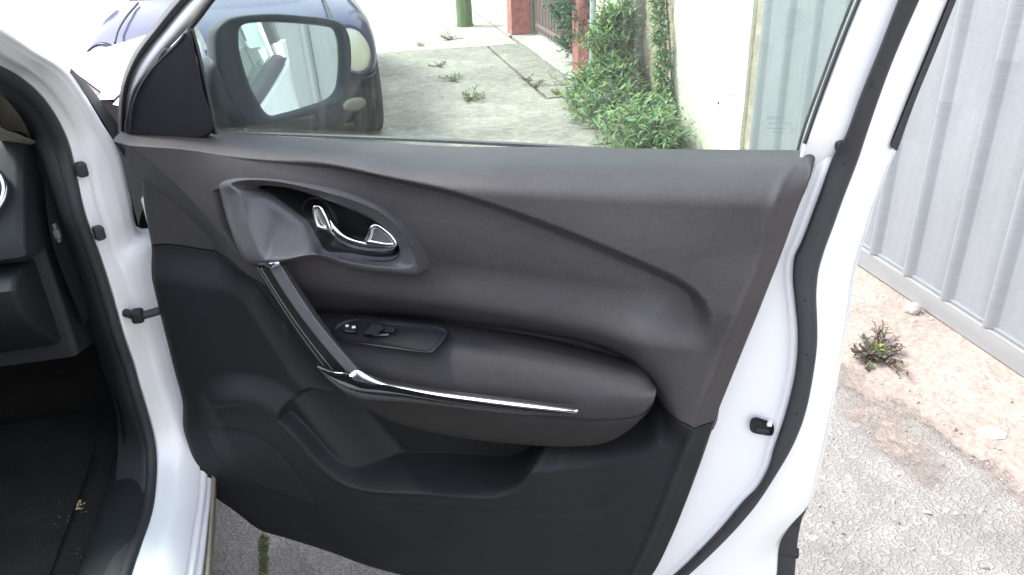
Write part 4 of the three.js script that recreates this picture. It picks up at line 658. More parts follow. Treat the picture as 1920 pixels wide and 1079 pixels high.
{
  const g = new THREE.PlaneGeometry(300, 300); g.rotateX(-Math.PI / 2); g.translate(0, -0.07, 0); const U = g.attributes.uv; for (let i = 0; i < U.count; i++) U.setXY(i, U.getX(i) * 300, U.getY(i) * 300);
  structure('ground', g, MG.soil);
  const road = new THREE.Group(); road.name = 'road'; road.userData.kind = 'structure'; scene.add(road);
  part('concrete_slab', polySlab([[-9, 9], [2.40, 9], [2.40, -2.4], [-9, -2.4]], -0.12, -0.006), MG.rough, road);
  part('concrete_slab', polySlab([[-9, -2.41], [2.28, -2.41], [2.28, -4.135], [1.868, -4.12], [1.878, -6.352], [0.79, -6.455], [-9, -6.6]], -0.12, -0.006), MG.conc, road);
  part('concrete_slab', polySlab([[-9, -6.625], [0.79, -6.478], [1.878, -6.375], [2.2, -6.40], [2.2, -16], [-9, -16]], -0.12, -0.006), MG.pale, road);
  part('concrete_slab', polySlab([[-9, -16.02], [2.2, -16.02], [2.2, -60], [-9, -60]], -0.12, -0.006, 1), MG.pale, road);
  const pave = new THREE.Group(); pave.name = 'pavement'; pave.userData.kind = 'structure'; scene.add(pave);
  part('paving_slab', polySlab([[1.893, -4.155], [2.2, -4.17], [2.222, -6.37], [1.902, -6.352]], -0.12, -0.004), MG.conc, pave);
  part('threshold_slab', polySlab([[2.215, -4.17], [2.9, -4.2], [2.9, -6.9], [2.237, -6.81]], -0.12, 0.004), MG.pale, pave);
  part('paving_slab', polySlab([[2.21, -6.83], [2.9, -6.95], [2.9, -16], [2.21, -16]], -0.12, 0.002), MG.pale, pave);
  // sandy strip washed up against the gate
  const X0 = 1.40, X1 = 2.42, Z0 = -2.55, Z1 = 5.5, rows = []; for (let j = 0; j <= 90; j++) { const z = mix(Z1, Z0, j / 90), row = []; for (let i = 0; i <= 24; i++) { const x = mix(X0, X1, i / 24), k = sm(1.75, 1.98, x); row.push(V(x, 0.0045 + 0.008 * k + 0.006 * (fbm(x * 9 + 40, z * 9 + 80, 128, 3, 17) - 0.4) * k, z)); } rows.push(row); }
  const sg = gridGeo(rows); const P = sg.attributes.position, U2 = sg.attributes.uv; for (let i = 0; i < P.count; i++) U2.setXY(i, P.getX(i), P.getZ(i));
  // grains thin out over the concrete
  const am = tex(1024, (x, y) => { const X = mix(X0, X1, x), Z = mix(Z0, Z1, y), e = (X - 1.80 - 0.05 * Math.sin(Z * 2.1)) / 0.30, n = fbm(X * 7 + 3, Z * 7 + 9, 256, 4, 19), g = hash2(x * 1024 | 0, y * 1024 | 0, 77); const v = sm(0.30, 0.70, 0.5 + e + 1.3 * (n - 0.5) + 0.35 * (g - 0.5)); return [v, v, v]; }, false);
  am.repeat.set(1 / (X1 - X0), 1 / (Z1 - Z0)); am.offset.set(-X0 / (X1 - X0), -Z0 / (Z1 - Z0)); MG.sand.alphaMap = am; MG.sand.transparent = true;
  structure('sand_strip', sg, MG.sand);
}
// ================================================================= gate and walls on the right
const galv = tex(512, (x, y) => { const a = fbm(x * 5, y * 2, 5, 4, 101), b = fbm(x * 64, y * 64, 64, 2, 103), s = fbm(x * 40, y * 2, 40, 3, 105); const v = 0.86 + 0.10 * (a - 0.5) + 0.035 * (b - 0.5) + 0.04 * (s - 0.5); return [v * 0.985, v, v * 1.01]; }, true, 0.9);
const galvB = tex(256, (x, y) => { const v = fbm(x * 40, y * 40, 40, 3, 107); return [v, v, v]; }, false, 0.2);
const MW = {
  galv: new THREE.MeshPhysicalMaterial({ color: lin(0.335, 0.343, 0.35), map: galv, roughness: 0.6, metalness: 0.0, bumpMap: galvB, bumpScale: 0.0006 }),
  rail: new THREE.MeshPhysicalMaterial({ color: lin(0.37, 0.36, 0.355), map: galv, roughness: 0.65, bumpMap: galvB, bumpScale: 0.0006 }),
  plaster: new THREE.MeshStandardMaterial({ color: lin(0.76, 0.745, 0.66), roughness: 0.95, map: tex(512, (x, y) => { const a = fbm(x * 4, y * 4, 4, 5, 111), b = fbm(x * 30, y * 30, 30, 3, 113); const v = 0.92 + 0.12 * (a - 0.5) + 0.10 * (b - 0.5); return [v, v * 0.99, v * 0.95]; }, true, 1.4), bumpMap: tex(512, (x, y) => { const v = 0.6 * fbm(x * 50, y * 50, 50, 3, 115) + 0.4 * fbm(x * 7, y * 7, 7, 4, 117); return [v, v, v]; }, false, 0.9), bumpScale: 0.008 }),
  beige: new THREE.MeshStandardMaterial({ color: lin(0.62, 0.55, 0.43), roughness: 0.95, map: concMap, bumpMap: concBump, bumpScale: 0.01 }),
  reveal: new THREE.MeshStandardMaterial({ color: lin(0.62, 0.58, 0.47), roughness: 0.95, map: concMap, bumpMap: concBump, bumpScale: 0.004 }),
  greyPost: new THREE.MeshStandardMaterial({ color: lin(0.42, 0.43, 0.39), roughness: 0.95, map: concMap, bumpMap: concBump, bumpScale: 0.008 }),
  red: new THREE.MeshStandardMaterial({ color: lin(0.72, 0.30, 0.285), roughness: 0.85, map: concMap, bumpMap: concBump, bumpScale: 0.006 }),
  green: new THREE.MeshStandardMaterial({ color: lin(0.15, 0.235, 0.11), roughness: 0.6, map: concMap, bumpMap: galvB, bumpScale: 0.002 }),
  fence: new THREE.MeshStandardMaterial({ color: lin(0.30, 0.215, 0.20), roughness: 0.8, map: galv }),
  pipe: new THREE.MeshPhysicalMaterial({ color: lin(0.42, 0.50, 0.50), roughness: 0.5 }),
  stone: new THREE.MeshStandardMaterial({ color: lin(0.74, 0.71, 0.67), roughness: 0.95, map: concMap }),
};
const GX = 2.32;
{
  const gate = thing('sliding_gate', 'pale ribbed metal sheet gate standing on a low flat rail', 'gate');
  part('bottom_rail', box(GX - 0.022, GX + 0.022, 0.016, 0.092, -1.91, 2.6, 0.004), MW.rail, gate);
  part('rail_lip', box(GX - 0.010, GX + 0.016, 0.0925, 0.104, -1.91, 2.6, 0.003), MW.galv, gate);
  part('gate_jamb', box(GX - 0.012, GX + 0.030, 0.02, 2.25, -1.945, -1.912, 0.005), MW.galv, gate);
  part('top_rail', box(GX - 0.02, GX + 0.03, 2.2, 2.27, -1.91, 2.6, 0.005), MW.rail, gate);
  const pitch = 0.1965, variants = []; // a flat tray whose far edge folds out into a rounded rib
  for (let k = 0; k < 3; k++) {
    const sec = [[0.016, 0.0], [0.006, 0.004], [0.0, 0.012], [-0.0015, 0.05], [0.0 + 0.0012 * k, 0.10], [-0.001, 0.147], [-0.005, 0.153], [-0.018, 0.165], [-0.026, 0.177], [-0.0265, 0.188], [-0.014, 0.1945], [0.016, 0.1955]];
    const rows = []; for (let j = 0; j <= 12; j++) rows.push(sec.map(([x, z]) => V(x + 0.0005 * Math.sin(j * 0.9 + k * 2) * Math.sin(z * 16), mix(0.095, 2.2, j / 12), -z)));
    const g = gridGeo(rows); const P = g.attributes.position, U = g.attributes.uv; for (let i = 0; i < P.count; i++) U.setXY(i, -P.getZ(i) + P.getX(i) + k * 0.31, P.getY(i) + k * 0.17); variants.push(g);
  }
  for (let i = 0; i < 23; i++) { const m = part('panel', variants[i % 3], MW.galv, gate); m.position.set(GX, 0, 2.59 - i * pitch); m.rotation.y = 0; }
}
const wallUV = (g) => { const P = g.attributes.position, N = g.attributes.normal, U = g.attributes.uv; for (let i = 0; i < P.count; i++) { if (Math.abs(N.getX(i)) > 0.7) U.setXY(i, P.getZ(i), P.getY(i)); else if (Math.abs(N.getZ(i)) > 0.7) U.setXY(i, P.getX(i), P.getY(i)); else U.setXY(i, P.getX(i), P.getZ(i)); } return g; };
function roughBox(x0, x1, y0, y1, z0, z1, amp, s, seg = 0.05) { // a wall piece with a hand-plastered face
  const g = new THREE.BoxGeometry(x1 - x0, y1 - y0, z1 - z0, 2, Math.ceil((y1 - y0) / seg), Math.max(2, Math.ceil((z1 - z0) / seg))); g.translate((x0 + x1) / 2, (y0 + y1) / 2, (z0 + z1) / 2); wallUV(g);
  const P = g.attributes.position; for (let i = 0; i < P.count; i++) { const y = P.getY(i), z = P.getZ(i), x = P.getX(i); P.setXYZ(i, x + amp * 2 * (fbm(z * 4 + 50, y * 4 + 50 + s, 256, 4, s) - 0.5), y, z + amp * (fbm(x * 6 + 20, y * 5 + s, 256, 3, s + 3) - 0.5)); }
  g.computeVertexNormals(); return g;
}
{
  const w = thing('plaster_wall', 'cream white plastered wall between the metal gate and the vine', 'wall');
  part('wall_face', roughBox(GX - 0.01, GX + 0.2, -0.03, 2.5, -2.93, -2.04, 0.010, 5), MW.plaster, w);
  part('wall_reveal', roughBox(GX + 0.006, GX + 0.2, -0.03, 2.5, -2.04, -1.95, 0.006, 9), MW.reveal, w);
  const h = onX(1347, 193, GX - 0.012); const hg = new THREE.SphereGeometry(0.007, 10, 8); hg.scale(0.6, 1, 1); hg.translate(h.x, h.y, h.z); part('anchor_hole', hg, M.black, w);
  for (const [x, y, s] of [[1298, 232, 0.008], [1302, 228, 0.006], [1300, 187, 0.004], [1335, 245, 0.004], [1306, 88, 0.004], [1370, 180, 0.005]]) { const p = onX(x, y, GX - 0.009), g = new THREE.IcosahedronGeometry(s, 0); g.scale(0.35, 1, 1.4); g.translate(p.x, p.y, p.z); part('plaster_chip', g, MW.greyPost, w); }
  const b = thing('beige_wall', 'rough beige concrete wall strip behind the climbing vine', 'wall');
  part('wall_face', roughBox(2.36, 2.55, -0.03, 2.5, -3.5, -2.935, 0.022, 15, 0.03), MW.beige, b);
  const p = thing('grey_post', 'grey concrete post rising out of the leafy bush', 'post');
  part('shaft', roughBox(2.30, 2.52, -0.03, 2.5, -3.79, -3.505, 0.006, 25), MW.greyPost, p);
  const c = thing('white_wall', 'short white wall between the grey post and the drainpipe', 'wall');
  part('wall_face', roughBox(2.37, 2.55, -0.03, 2.5, -4.50, -3.795, 0.008, 35), MW.plaster, c);
  const d = thing('drainpipe', 'thin grey green drainpipe fixed beside the white wall', 'pipe');
  const pp = onGround(1114, 150, 0.03); part('pipe', new THREE.CylinderGeometry(0.021, 0.021, 2.5, 16).translate(2.352, 1.27, -4.53), MW.pipe, d);
  for (const y of [0.62, 1.6]) part('bracket', box(2.326, 2.40, y - 0.012, y + 0.012, -4.556, -4.504, 0.003), MW.pipe, d);
}
{ // red gateway with the barred fence
  const a = thing('red_pillar', 'red painted pillar at the far end of the barred fence', 'pillar');
  part('shaft', roughBox(2.237, 2.445, -0.02, 2.4, -7.02, -6.81, 0.005, 45, 0.06), MW.red, a); part('cap', box(2.21, 2.47, 2.4, 2.46, -7.05, -6.78, 0.01), MW.red, a);
  const b = thing('salmon_pillar', 'low salmon red pillar beside the drainpipe', 'pillar');
  part('shaft', roughBox(2.32, 2.50, -0.02, 0.62, -4.95, -4.79, 0.005, 55, 0.06), MW.red, b); part('cap', box(2.31, 2.51, 0.62, 0.65, -4.965, -4.775, 0.008), MW.red, b);
  const f = thing('barred_fence', 'brown barred fence set back between two red pillars', 'fence');
  const z0 = -4.96, z1 = -6.80, fx = 2.47, n = 34;
  for (const y of [0.10, 0.62, 1.9]) part('rail', box(fx - 0.012, fx + 0.012, y, y + 0.035, z1, z0, 0.004), MW.fence, f);
  part('backing_sheet', box(fx + 0.016, fx + 0.026, 0.62, 2.0, z1, z0, 0.003), MW.fence, f);
  const bar = new THREE.BoxGeometry(0.018, 1.95, 0.022); for (let i = 0; i < n; i++) { const m = part('bar', bar, MW.fence, f); m.position.set(fx - 0.002 * (i % 2), 1.03, mix(z0 - 0.03, z1 + 0.03, i / (n - 1))); }
  part('gate_post', box(fx - 0.035, fx + 0.035, 0.03, 2.0, -6.805, -6.735, 0.004), MW.greyPost, f);
  const e = thing('far_wall', 'long white wall running on beyond the red pillar', 'wall');
  part('wall_face', roughBox(2.30, 2.6, -0.03, 2.6, -30, -7.025, 0.006, 65, 0.3), MW.plaster, e);
  const y = thing('courtyard_wall', 'pale wall behind the barred fence', 'wall');
  part('wall_face', roughBox(3.6, 3.8, -0.03, 2.6, -7.2, -4.0, 0.006, 66, 0.2), MW.plaster, y);
  const r = thing('rear_wall', 'plastered wall beyond the near end of the metal gate', 'wall');
  part('wall_face', roughBox(GX - 0.02, GX + 0.2, -0.03, 2.5, 2.66, 9, 0.01, 67, 0.2), MW.plaster, r);
  const g = thing('green_pole', 'round green painted pole standing at the edge of the street', 'pole');
  part('shaft', new THREE.CylinderGeometry(0.082, 0.088, 3.2, 28, 8).translate(1.90, 1.59, -7.69), MW.green, g);
  part('foot', new THREE.CylinderGeometry(0.092, 0.10, 0.03, 28).translate(1.90, 0.009, -7.69), MW.green, g);
}
// ================================================================= the blue car facing this one
{
  const hs = 0.64, hr = onGround(661, 93, 0.64), mid = hr.clone().add(V(-hs, 0, 0)), r = V(1, 0, -0.015).normalize();   // half the distance between the headlights
  const b = thing('blue_car', 'dark blue hatchback with rounded headlights parked facing the white car', 'car');
  b.position.set(mid.x, 0, mid.z); b.rotation.y = Math.atan2(-r.z, r.x);
  const paint = new THREE.MeshPhysicalMaterial({ color: lin(0.006, 0.012, 0.06), roughness: 0.5, metalness: 0.0, specularIntensity: 0.5, clearcoat: 0.55, clearcoatRoughness: 0.12 });
  const dirty = new THREE.MeshPhysicalMaterial({ color: lin(0.016, 0.020, 0.038), roughness: 0.55, clearcoat: 0.5, clearcoatRoughness: 0.3, map: wearMap });
  const plan = (hw, zn, zb, y, ex = 3.2) => { const o = []; for (let k = 0; k <= 40; k++) { const t = mix(-1, 1, k / 40) * Math.PI / 2, c = Math.cos(t), s = Math.sin(t); o.push(V(hw * Math.sign(s) * Math.pow(Math.abs(s), 2 / ex * 1.25), y, zn - 0.62 + 0.62 * Math.pow(c, 2 / ex * 1.1))); } o.push(V(hw * 0.98, y, (zn + zb) / 2), V(hw * 0.9, y, zb), V(-hw * 0.9, y, zb), V(-hw * 0.98, y, (zn + zb) / 2)); return o; };
  const W = hs + 0.16;
  const ring = (l) => l.map((a) => plan(...a));
  const close = (rs) => rs.map((x) => [...x, x[0].clone()]);
  const upper = close(ring([[W - 0.02, 0.09, -3.4, 0.46], [W, 0.10, -3.45, 0.52], [W, 0.075, -3.45, 0.58], [W - 0.005, 0.03, -3.45, 0.64], [W - 0.02, -0.03, -3.4, 0.71], [W - 0.05, -0.12, -3.38, 0.765], [W - 0.09, -0.26, -3.35, 0.805], [W - 0.13, -0.46, -3.3, 0.84], [W - 0.18, -0.72, -3.28, 0.868], [W - 0.22, -0.95, -3.25, 0.885]]));
  part('body', join([gridGeo(upper), capFan(upper[upper.length - 1], true)]), paint, b);
  const low = close(ring([[W - 0.18, -0.02, -0.42, 0.185], [W - 0.14, 0.06, -0.40, 0.22], [W - 0.11, 0.10, -0.40, 0.30], [W - 0.08, 0.115, -0.40, 0.38], [W - 0.05, 0.115, -0.40, 0.44], [W - 0.03, 0.10, -0.40, 0.46]]));
  part('front_bumper', join([gridGeo(low), capFan(low[0], false)]), dirty, b);
  part('sill', box(-W + 0.06, W - 0.06, 0.2, 0.47, -2.7, -1.05, 0.05), dirty, b); part('rear_bumper', box(-W + 0.06, W - 0.06, 0.2, 0.47, -3.44, -2.95, 0.06), dirty, b);
  part('underside', box(-W + 0.25, W - 0.25, 0.17, 0.5, -3.3, -0.2, 0.05), M.black, b);
  const green = close(ring([[W - 0.12, -0.80, -3.25, 0.88], [W - 0.16, -1.15, -3.2, 1.05], [W - 0.24, -1.55, -3.05, 1.25], [W - 0.30, -1.75, -2.95, 1.38]]));
  part('windows', gridGeo(green), M.piano, b); const rf = close(ring([[W - 0.29, -1.72, -2.97, 1.37], [W - 0.36, -1.85, -2.85, 1.42]])); part('roof', join([gridGeo(rf), capFan(rf[1], true)]), paint, b);
  const lens = new THREE.MeshPhysicalMaterial({ color: lin(0.42, 0.41, 0.33), roughness: 0.35 });
  const lensGlass = new THREE.MeshPhysicalMaterial({ color: lin(0.95, 0.95, 0.92), transmission: 1, thickness: 0, roughness: 0.05 });
  const lensF = new THREE.MeshPhysicalMaterial({ color: lin(0.11, 0.10, 0.085), roughness: 0.45 });
  for (const s of [-1, 1]) {
    const turn = (g) => g.rotateX(-0.42).rotateY(s * 0.42).translate(s * (hs + 0.005), 0.625, -0.055);
    part('headlight', turn(new THREE.SphereGeometry(1, 32, 20).scale(0.105, 0.125, 0.05)), lensGlass, b);
    part('headlight_bowl', turn(new THREE.SphereGeometry(1, 32, 20).scale(0.10, 0.12, 0.03).translate(0, 0, -0.004)), lens, b);
    part('headlight_rim', turn(new THREE.TorusGeometry(1, 0.05, 10, 60).scale(0.112, 0.132, 0.12).translate(0, 0, 0.004)), paint, b);
    part('headlight_gasket', turn(new THREE.TorusGeometry(1, 0.03, 8, 60).scale(0.121, 0.142, 0.1).translate(0, 0, -0.004)), M.black, b);
    const fg = (g) => g.rotateX(-0.12).rotateY(s * 0.5).translate(s * (hs - 0.03), 0.36, 0.075);
    part('fog_lamp', fg(new THREE.SphereGeometry(1, 24, 14).scale(0.075, 0.036, 0.022)), lensF, b);
    part('fog_lamp_ring', fg(new THREE.TorusGeometry(1, 0.05, 8, 48).scale(0.08, 0.04, 0.06)), M.black, b);
    part('bonnet_gap', tube([V(s * (hs - 0.08), 0.748, -0.105), V(s * (hs - 0.085), 0.79, -0.22), V(s * (hs - 0.10), 0.832, -0.42), V(s * (hs - 0.12), 0.868, -0.75)], 0.006, 30, 6), M.black, b);
    part('bumper_seam', tube([V(s * (W - 0.03), 0.47, -0.34), V(s * (W - 0.06), 0.47, -0.12), V(s * (hs - 0.1), 0.472, 0.085)], 0.005, 24, 6), M.black, b);
    part('wing_mirror', new THREE.SphereGeometry(1, 20, 14).scale(0.10, 0.06, 0.05).translate(s * (W + 0.06), 0.93, -1.2), paint, b);
    wheelParts(b, s * (W - 0.085), 0.29, -0.70, 0.29, 0.18, s > 0 ? 0 : Math.PI); wheelParts(b, s * (W - 0.085), 0.29, -2.85, 0.29, 0.18, s > 0 ? 0 : Math.PI);
  }
  const gr = []; for (let k = 0; k < 4; k++) gr.push(box(-0.3, 0.3, 0.53 + k * 0.03, 0.543 + k * 0.03, 0.05 - k * 0.02, 0.10 - k * 0.02, 0.004)); part('grille', join(gr), M.black, b);
  part('lower_intake', box(-0.4, 0.4, 0.25, 0.33, 0.06, 0.115, 0.02), M.black, b);
}
// ================================================================= plants
function leafGeo(len, wid, bend, r, g, bl) { // one pointed leaf folded along its rib, with its own colour
  return { len, wid, bend, c: [r, g, bl] };
}
class Leaves {
  constructor() { this.p = []; this.c = []; this.i = []; this.n = 0; }
  add(pos, dir, up, L, W, bend, col) {
    const d = dir.clone().normalize(), s = d.clone().cross(up).normalize(), n = s.clone().cross(d).normalize();
    const pt = (a, b, h) => pos.clone().addScaledVector(d, a * L).addScaledVector(s, b * W).addScaledVector(n, h * L);
    const v = [pt(0, 0, 0), pt(0.32, 0.5, 0.05 - bend * 0.1), pt(0.36, 0, -0.02 - bend * 0.1), pt(0.32, -0.5, 0.05 - bend * 0.1), pt(0.72, 0.32, 0.02 - bend * 0.5), pt(0.76, 0, -0.03 - bend * 0.52), pt(0.72, -0.32, 0.02 - bend * 0.5), pt(1, 0, -bend)];
    for (const q of v) { this.p.push(q.x, q.y, q.z); this.c.push(...col); }
    const o = this.n; for (const t of [[0, 1, 2], [0, 2, 3], [1, 4, 5], [1, 5, 2], [2, 5, 6], [2, 6, 3], [4, 7, 5], [5, 7, 6]]) this.i.push(o + t[0], o + t[1], o + t[2]); this.n += 8;
  }
  geo() { const g = new THREE.BufferGeometry(); g.setAttribute('position', new THREE.Float32BufferAttribute(this.p, 3)); g.setAttribute('color', new THREE.Float32BufferAttribute(this.c, 3)); g.setAttribute('uv', new THREE.Float32BufferAttribute(new Float32Array(this.n * 2), 2)); g.setIndex(this.i); g.computeVertexNormals(); return g; }
}
const leafMat = new THREE.MeshPhysicalMaterial({ color: 0xffffff, vertexColors: true, roughness: 0.9, transmission: 0.35, thickness: 0, side: THREE.DoubleSide, specularIntensity: 0.4 });
const stemMat = new THREE.MeshStandardMaterial({ color: lin(0.16, 0.12, 0.08), roughness: 0.9 });
const rdir = (up = 0.3) => V(rr(-1, 1), rr(-0.6, 1) + up, rr(-1, 1)).normalize();
function greenOf(pal) { const k = rnd(), v = rr(0.7, 1.35); const a = pal[Math.floor(rnd() * pal.length)]; return [a[0] * v, a[1] * v, a[2] * v * rr(0.8, 1.2)]; }
const palA = [[0.15, 0.27, 0.10], [0.18, 0.31, 0.14], [0.12, 0.21, 0.085], [0.23, 0.34, 0.13], [0.20, 0.30, 0.18], [0.25, 0.28, 0.11]];
const palB = [[0.07, 0.14, 0.085], [0.09, 0.17, 0.10], [0.06, 0.115, 0.075], [0.13, 0.20, 0.12]];
const palC = [[0.11, 0.15, 0.07], [0.15, 0.14, 0.08], [0.18, 0.19, 0.09]];
// shoots: a stem with leaves set along it in pairs
function shoot(lv, st, base, dir, L, nl, ll, lw, pal, droop = 0.5) {
  const pts = [base.clone()], d = dir.clone().normalize(); for (let k = 1; k <= 4; k++) { d.y -= droop * 0.12; d.x += rr(-0.12, 0.12); d.z += rr(-0.12, 0.12); d.normalize(); pts.push(pts[k - 1].clone().addScaledVector(d, L / 4)); }
  const c = new THREE.CatmullRomCurve3(pts); if (st) st.push(new THREE.TubeGeometry(c, 5, 0.0028, 4));
  for (let k = 0; k < nl; k++) { const t = (k + 0.7) / nl, p = c.getPoint(t), tg = c.getTangent(t), side = V(rr(-1, 1), rr(-0.4, 1), rr(-1, 1)); const ld = side.sub(tg.clone().multiplyScalar(side.dot(tg))).normalize().addScaledVector(tg, rr(0.2, 0.9)).normalize(); const s = rr(0.7, 1.15) * (t > 0.85 ? 0.7 : 1); lv.add(p, ld, V(rr(-0.3, 0.3), 1, rr(-0.3, 0.3)), ll * s, lw * s, rr(0.05, 0.5), greenOf(pal)); }
}
function plantThing(name, label, category, fill, pal, group) { const t = thing(name, label, category, group), lv = new Leaves(), st = []; fill(lv, st); const m = part('foliage', lv.geo(), leafMat, t); if (st.length) part('stems', join(st), stemMat, t); return t; }
{
  // dense leafy bush against the grey post: shoots fill a volume between the wall and the pavement
  const blobs = [[1168, 45, 28, 2.27], [1140, 75, 22, 2.25], [1165, 60, 30, 2.26], [1160, 95, 30, 2.25], [1158, 130, 33, 2.22], [1166, 165, 36, 2.20], [1150, 195, 52, 2.16], [1105, 215, 50, 2.10], [1172, 215, 44, 2.16], [1140, 250, 72, 2.08], [1215, 245, 44, 2.14], [1080, 245, 40, 2.02], [1200, 275, 70, 2.05], [1100, 280, 60, 2.0], [1110, 165, 26, 2.2], [1245, 265, 34, 2.14], [1060, 210, 22, 1.98]];
  plantThing('leafy_bush', 'tall green leafy bush climbing the grey concrete post', 'bush', (lv, st) => {
    for (const [x, y, r, X] of blobs) {
      const c = onX(x, y, X), m = c.distanceTo(CAM) / FOC * r, n = Math.round(5200 * m * m * (y < 170 ? 1.7 : 1) + 16);
      for (let k = 0; k < n; k++) { const q = V(rr(-1, 1), rr(-1, 1), rr(-1, 1)); if (q.length() > 1) { k--; continue; } const p = c.clone().add(V(q.x * m * 0.75, q.y * m, q.z * m)); if (p.y < 0.01 || p.x > 2.34) continue; shoot(lv, k % 3 ? null : st, p, V(q.x - 0.5, 0.5 + q.y * 0.5, q.z * 0.8 + 0.5), rr(0.07, 0.17), 6, rr(0.045, 0.075), rr(0.015, 0.024), palA); }
    }
    for (const [x, y, dx, dy] of [[1140, 120, -0.10, 0.16], [1130, 100, -0.06, 0.12], [1135, 90, -0.09, 0.06], [1030, 215, -0.12, 0.10], [1040, 225, -0.14, 0.02], [1070, 170, -0.1, 0.08]]) { const p = onX(x, y, 2.15); for (let q = 0; q < 4; q++) shoot(lv, st, p, V(-0.2 + dx, dy * 3 + rr(-0.2, 0.2), dx * 4 + rr(-0.5, 0.5)), rr(0.18, 0.3), 9, 0.05, 0.017, palA); }
    for (let k = 0; k < 4; k++) { const p0 = V(rr(2.2, 2.28), 0, rr(-3.9, -3.4)); st.push(new THREE.TubeGeometry(new THREE.CatmullRomCurve3([p0, p0.clone().add(V(rr(-0.05, 0.1), 0.25, rr(-0.1, 0.1))), V(2.285, rr(0.4, 0.6), rr(-3.8, -3.5))]), 10, 0.008, 5)); }
  });
  plantThing('climbing_vine', 'narrow green vine climbing the edge of the cream wall', 'vine', (lv, st) => {
    const line = [[1272, 290], [1268, 250], [1264, 200], [1260, 150], [1257, 100], [1254, 50], [1250, 0], [1248, -50]].map(([x, y]) => onX(x, y, 2.30)); line.push(V(2.30, 1.5, line[7].z - 0.02), V(2.3, 2.2, line[7].z));
    st.push(tube(line, 0.006, 60, 5)); const c = new THREE.CatmullRomCurve3(line);
    for (let k = 0; k < 340; k++) { const t = rnd() * 0.75, p = c.getPoint(t), w = mix(0.055, 0.026, sm(0.0, 0.22, t)); p.add(V(rr(-0.06, 0.01), rr(-0.03, 0.03), rr(-w * 0.55, w * 0.9))); shoot(lv, null, p, V(-0.8, rr(-0.2, 0.8), rr(-0.7, 0.7)), rr(0.04, 0.08), 4, 0.052, 0.02, palA); }
  });
  plantThing('fence_shrub', 'blue green shrub leaning over the barred fence', 'shrub', (lv, st) => {
    for (const [x, y, r, X] of [[1085, 20, 26, 2.42], [1100, 45, 22, 2.40], [1065, 35, 22, 2.42], [1080, 55, 20, 2.40], [1100, 5, 26, 2.42], [1066, 78, 16, 2.38], [1095, 75, 16, 2.40], [1050, 15, 16, 2.43]]) {
      const c = onX(x, y, X), m = c.distanceTo(CAM) / FOC * r; const n = Math.round(3600 * m * m + 6);
      for (let k = 0; k < n; k++) { const q = V(rr(-1, 1), rr(-1, 1), rr(-1, 1)); if (q.length() > 1) { k--; continue; } shoot(lv, k % 2 ? null : st, c.clone().add(q.multiplyScalar(m)), rdir(), rr(0.06, 0.14), 6, 0.055, 0.028, palB); }
    }
    st.push(tube([V(2.40, 0.02, -4.98), V(2.38, 0.2, -5.05), V(2.40, 0.5, -5.0), V(2.43, 0.9, -5.05)], 0.012, 20, 6), tube([V(2.40, 0.02, -5.05), V(2.37, 0.25, -5.2), V(2.42, 0.6, -5.3)], 0.009, 20, 6));
  });
  const fl = thing('orange_flower', 'small orange flower in front of the salmon pillar', 'flower'); const fp = onX(1105, 93, 2.30); const pet = new Leaves(); for (let k = 0; k < 8; k++) { const a = k * Math.PI / 4; pet.add(fp, V(-0.4, Math.sin(a), Math.cos(a)), V(-1, 0, 0), 0.022, 0.014, 0.1, [0.75, 0.32, 0.04]); } part('petals', pet.geo(), leafMat, fl); part('stalk', tube([V(2.31, 0.03, fp.z - 0.03), V(2.29, 0.25, fp.z), fp], 0.003, 12, 5), stemMat, fl);
  // weeds in the joints
  const weed = (x, y, label, n, len, ll, pal, h = 0) => plantThing('weed', label, 'weed', (lv, st) => { const c = onGround(x, y, h); for (let k = 0; k < n; k++) { const a = rr(0, 6.28), e = rr(0.15, 0.9); shoot(lv, st, c.clone().add(V(rr(-0.02, 0.02), 0, rr(-0.02, 0.02))), V(Math.cos(a), e, Math.sin(a)), len * rr(0.6, 1.1), 6, ll, ll * 0.4, pal, 0.6); } });
  weed(887, 187, 'round tuft of weed in the middle of the concrete road', 16, 0.13, 0.035, palA);
  weed(850, 150, 'loose weed growing from the road crack beyond the round tuft', 9, 0.12, 0.035, palA);
  weed(822, 124, 'small weed in the road crack nearest the slab joint', 7, 0.10, 0.03, palC);
  weed(1000, 162, 'dry weed in the joint beside the pavement', 9, 0.12, 0.03, palC);
  weed(985, 150, 'tiny dry weed further along the pavement joint', 5, 0.09, 0.025, palC);
  weed(1048, 178, 'yellow green weed at the near end of the pavement slab', 6, 0.08, 0.03, [[0.22, 0.26, 0.05]]);
  weed(845, 75, 'dry tuft at the far slab joint near the green pole', 10, 0.14, 0.035, palC);
  weed(788, 86, 'two thin sprigs on the far slab joint', 4, 0.08, 0.025, palC);
  // straggling weed on the sand by the gate
  plantThing('straggling_weed', 'sprawling purplish green weed on the sand before the gate', 'weed', (lv, st) => {
    const c = onGround(1645, 668, 0.012), pal = [[0.12, 0.13, 0.09], [0.17, 0.12, 0.13], [0.10, 0.14, 0.07], [0.20, 0.15, 0.15]];
    for (const [x, y, n] of [[1590, 665, 4], [1610, 650, 3], [1630, 628, 4], [1658, 628, 3], [1690, 655, 4], [1680, 690, 4], [1692, 712, 3], [1625, 690, 3], [1605, 680, 4], [1665, 690, 3]]) for (let k = 0; k < n; k++) { const t = onGround(x + rr(-8, 8), y + rr(-6, 6), 0.02).sub(c); shoot(lv, st, c, t.clone().add(V(0, rr(0.02, 0.09), 0)), t.length() * rr(0.75, 1.05), 11, 0.026, 0.011, pal, 0.5); }
    for (let k = 0; k < 5; k++) shoot(lv, st, c, rdir(0.8), 0.04, 5, 0.03, 0.013, [[0.25, 0.30, 0.06]], 0.3);
  });
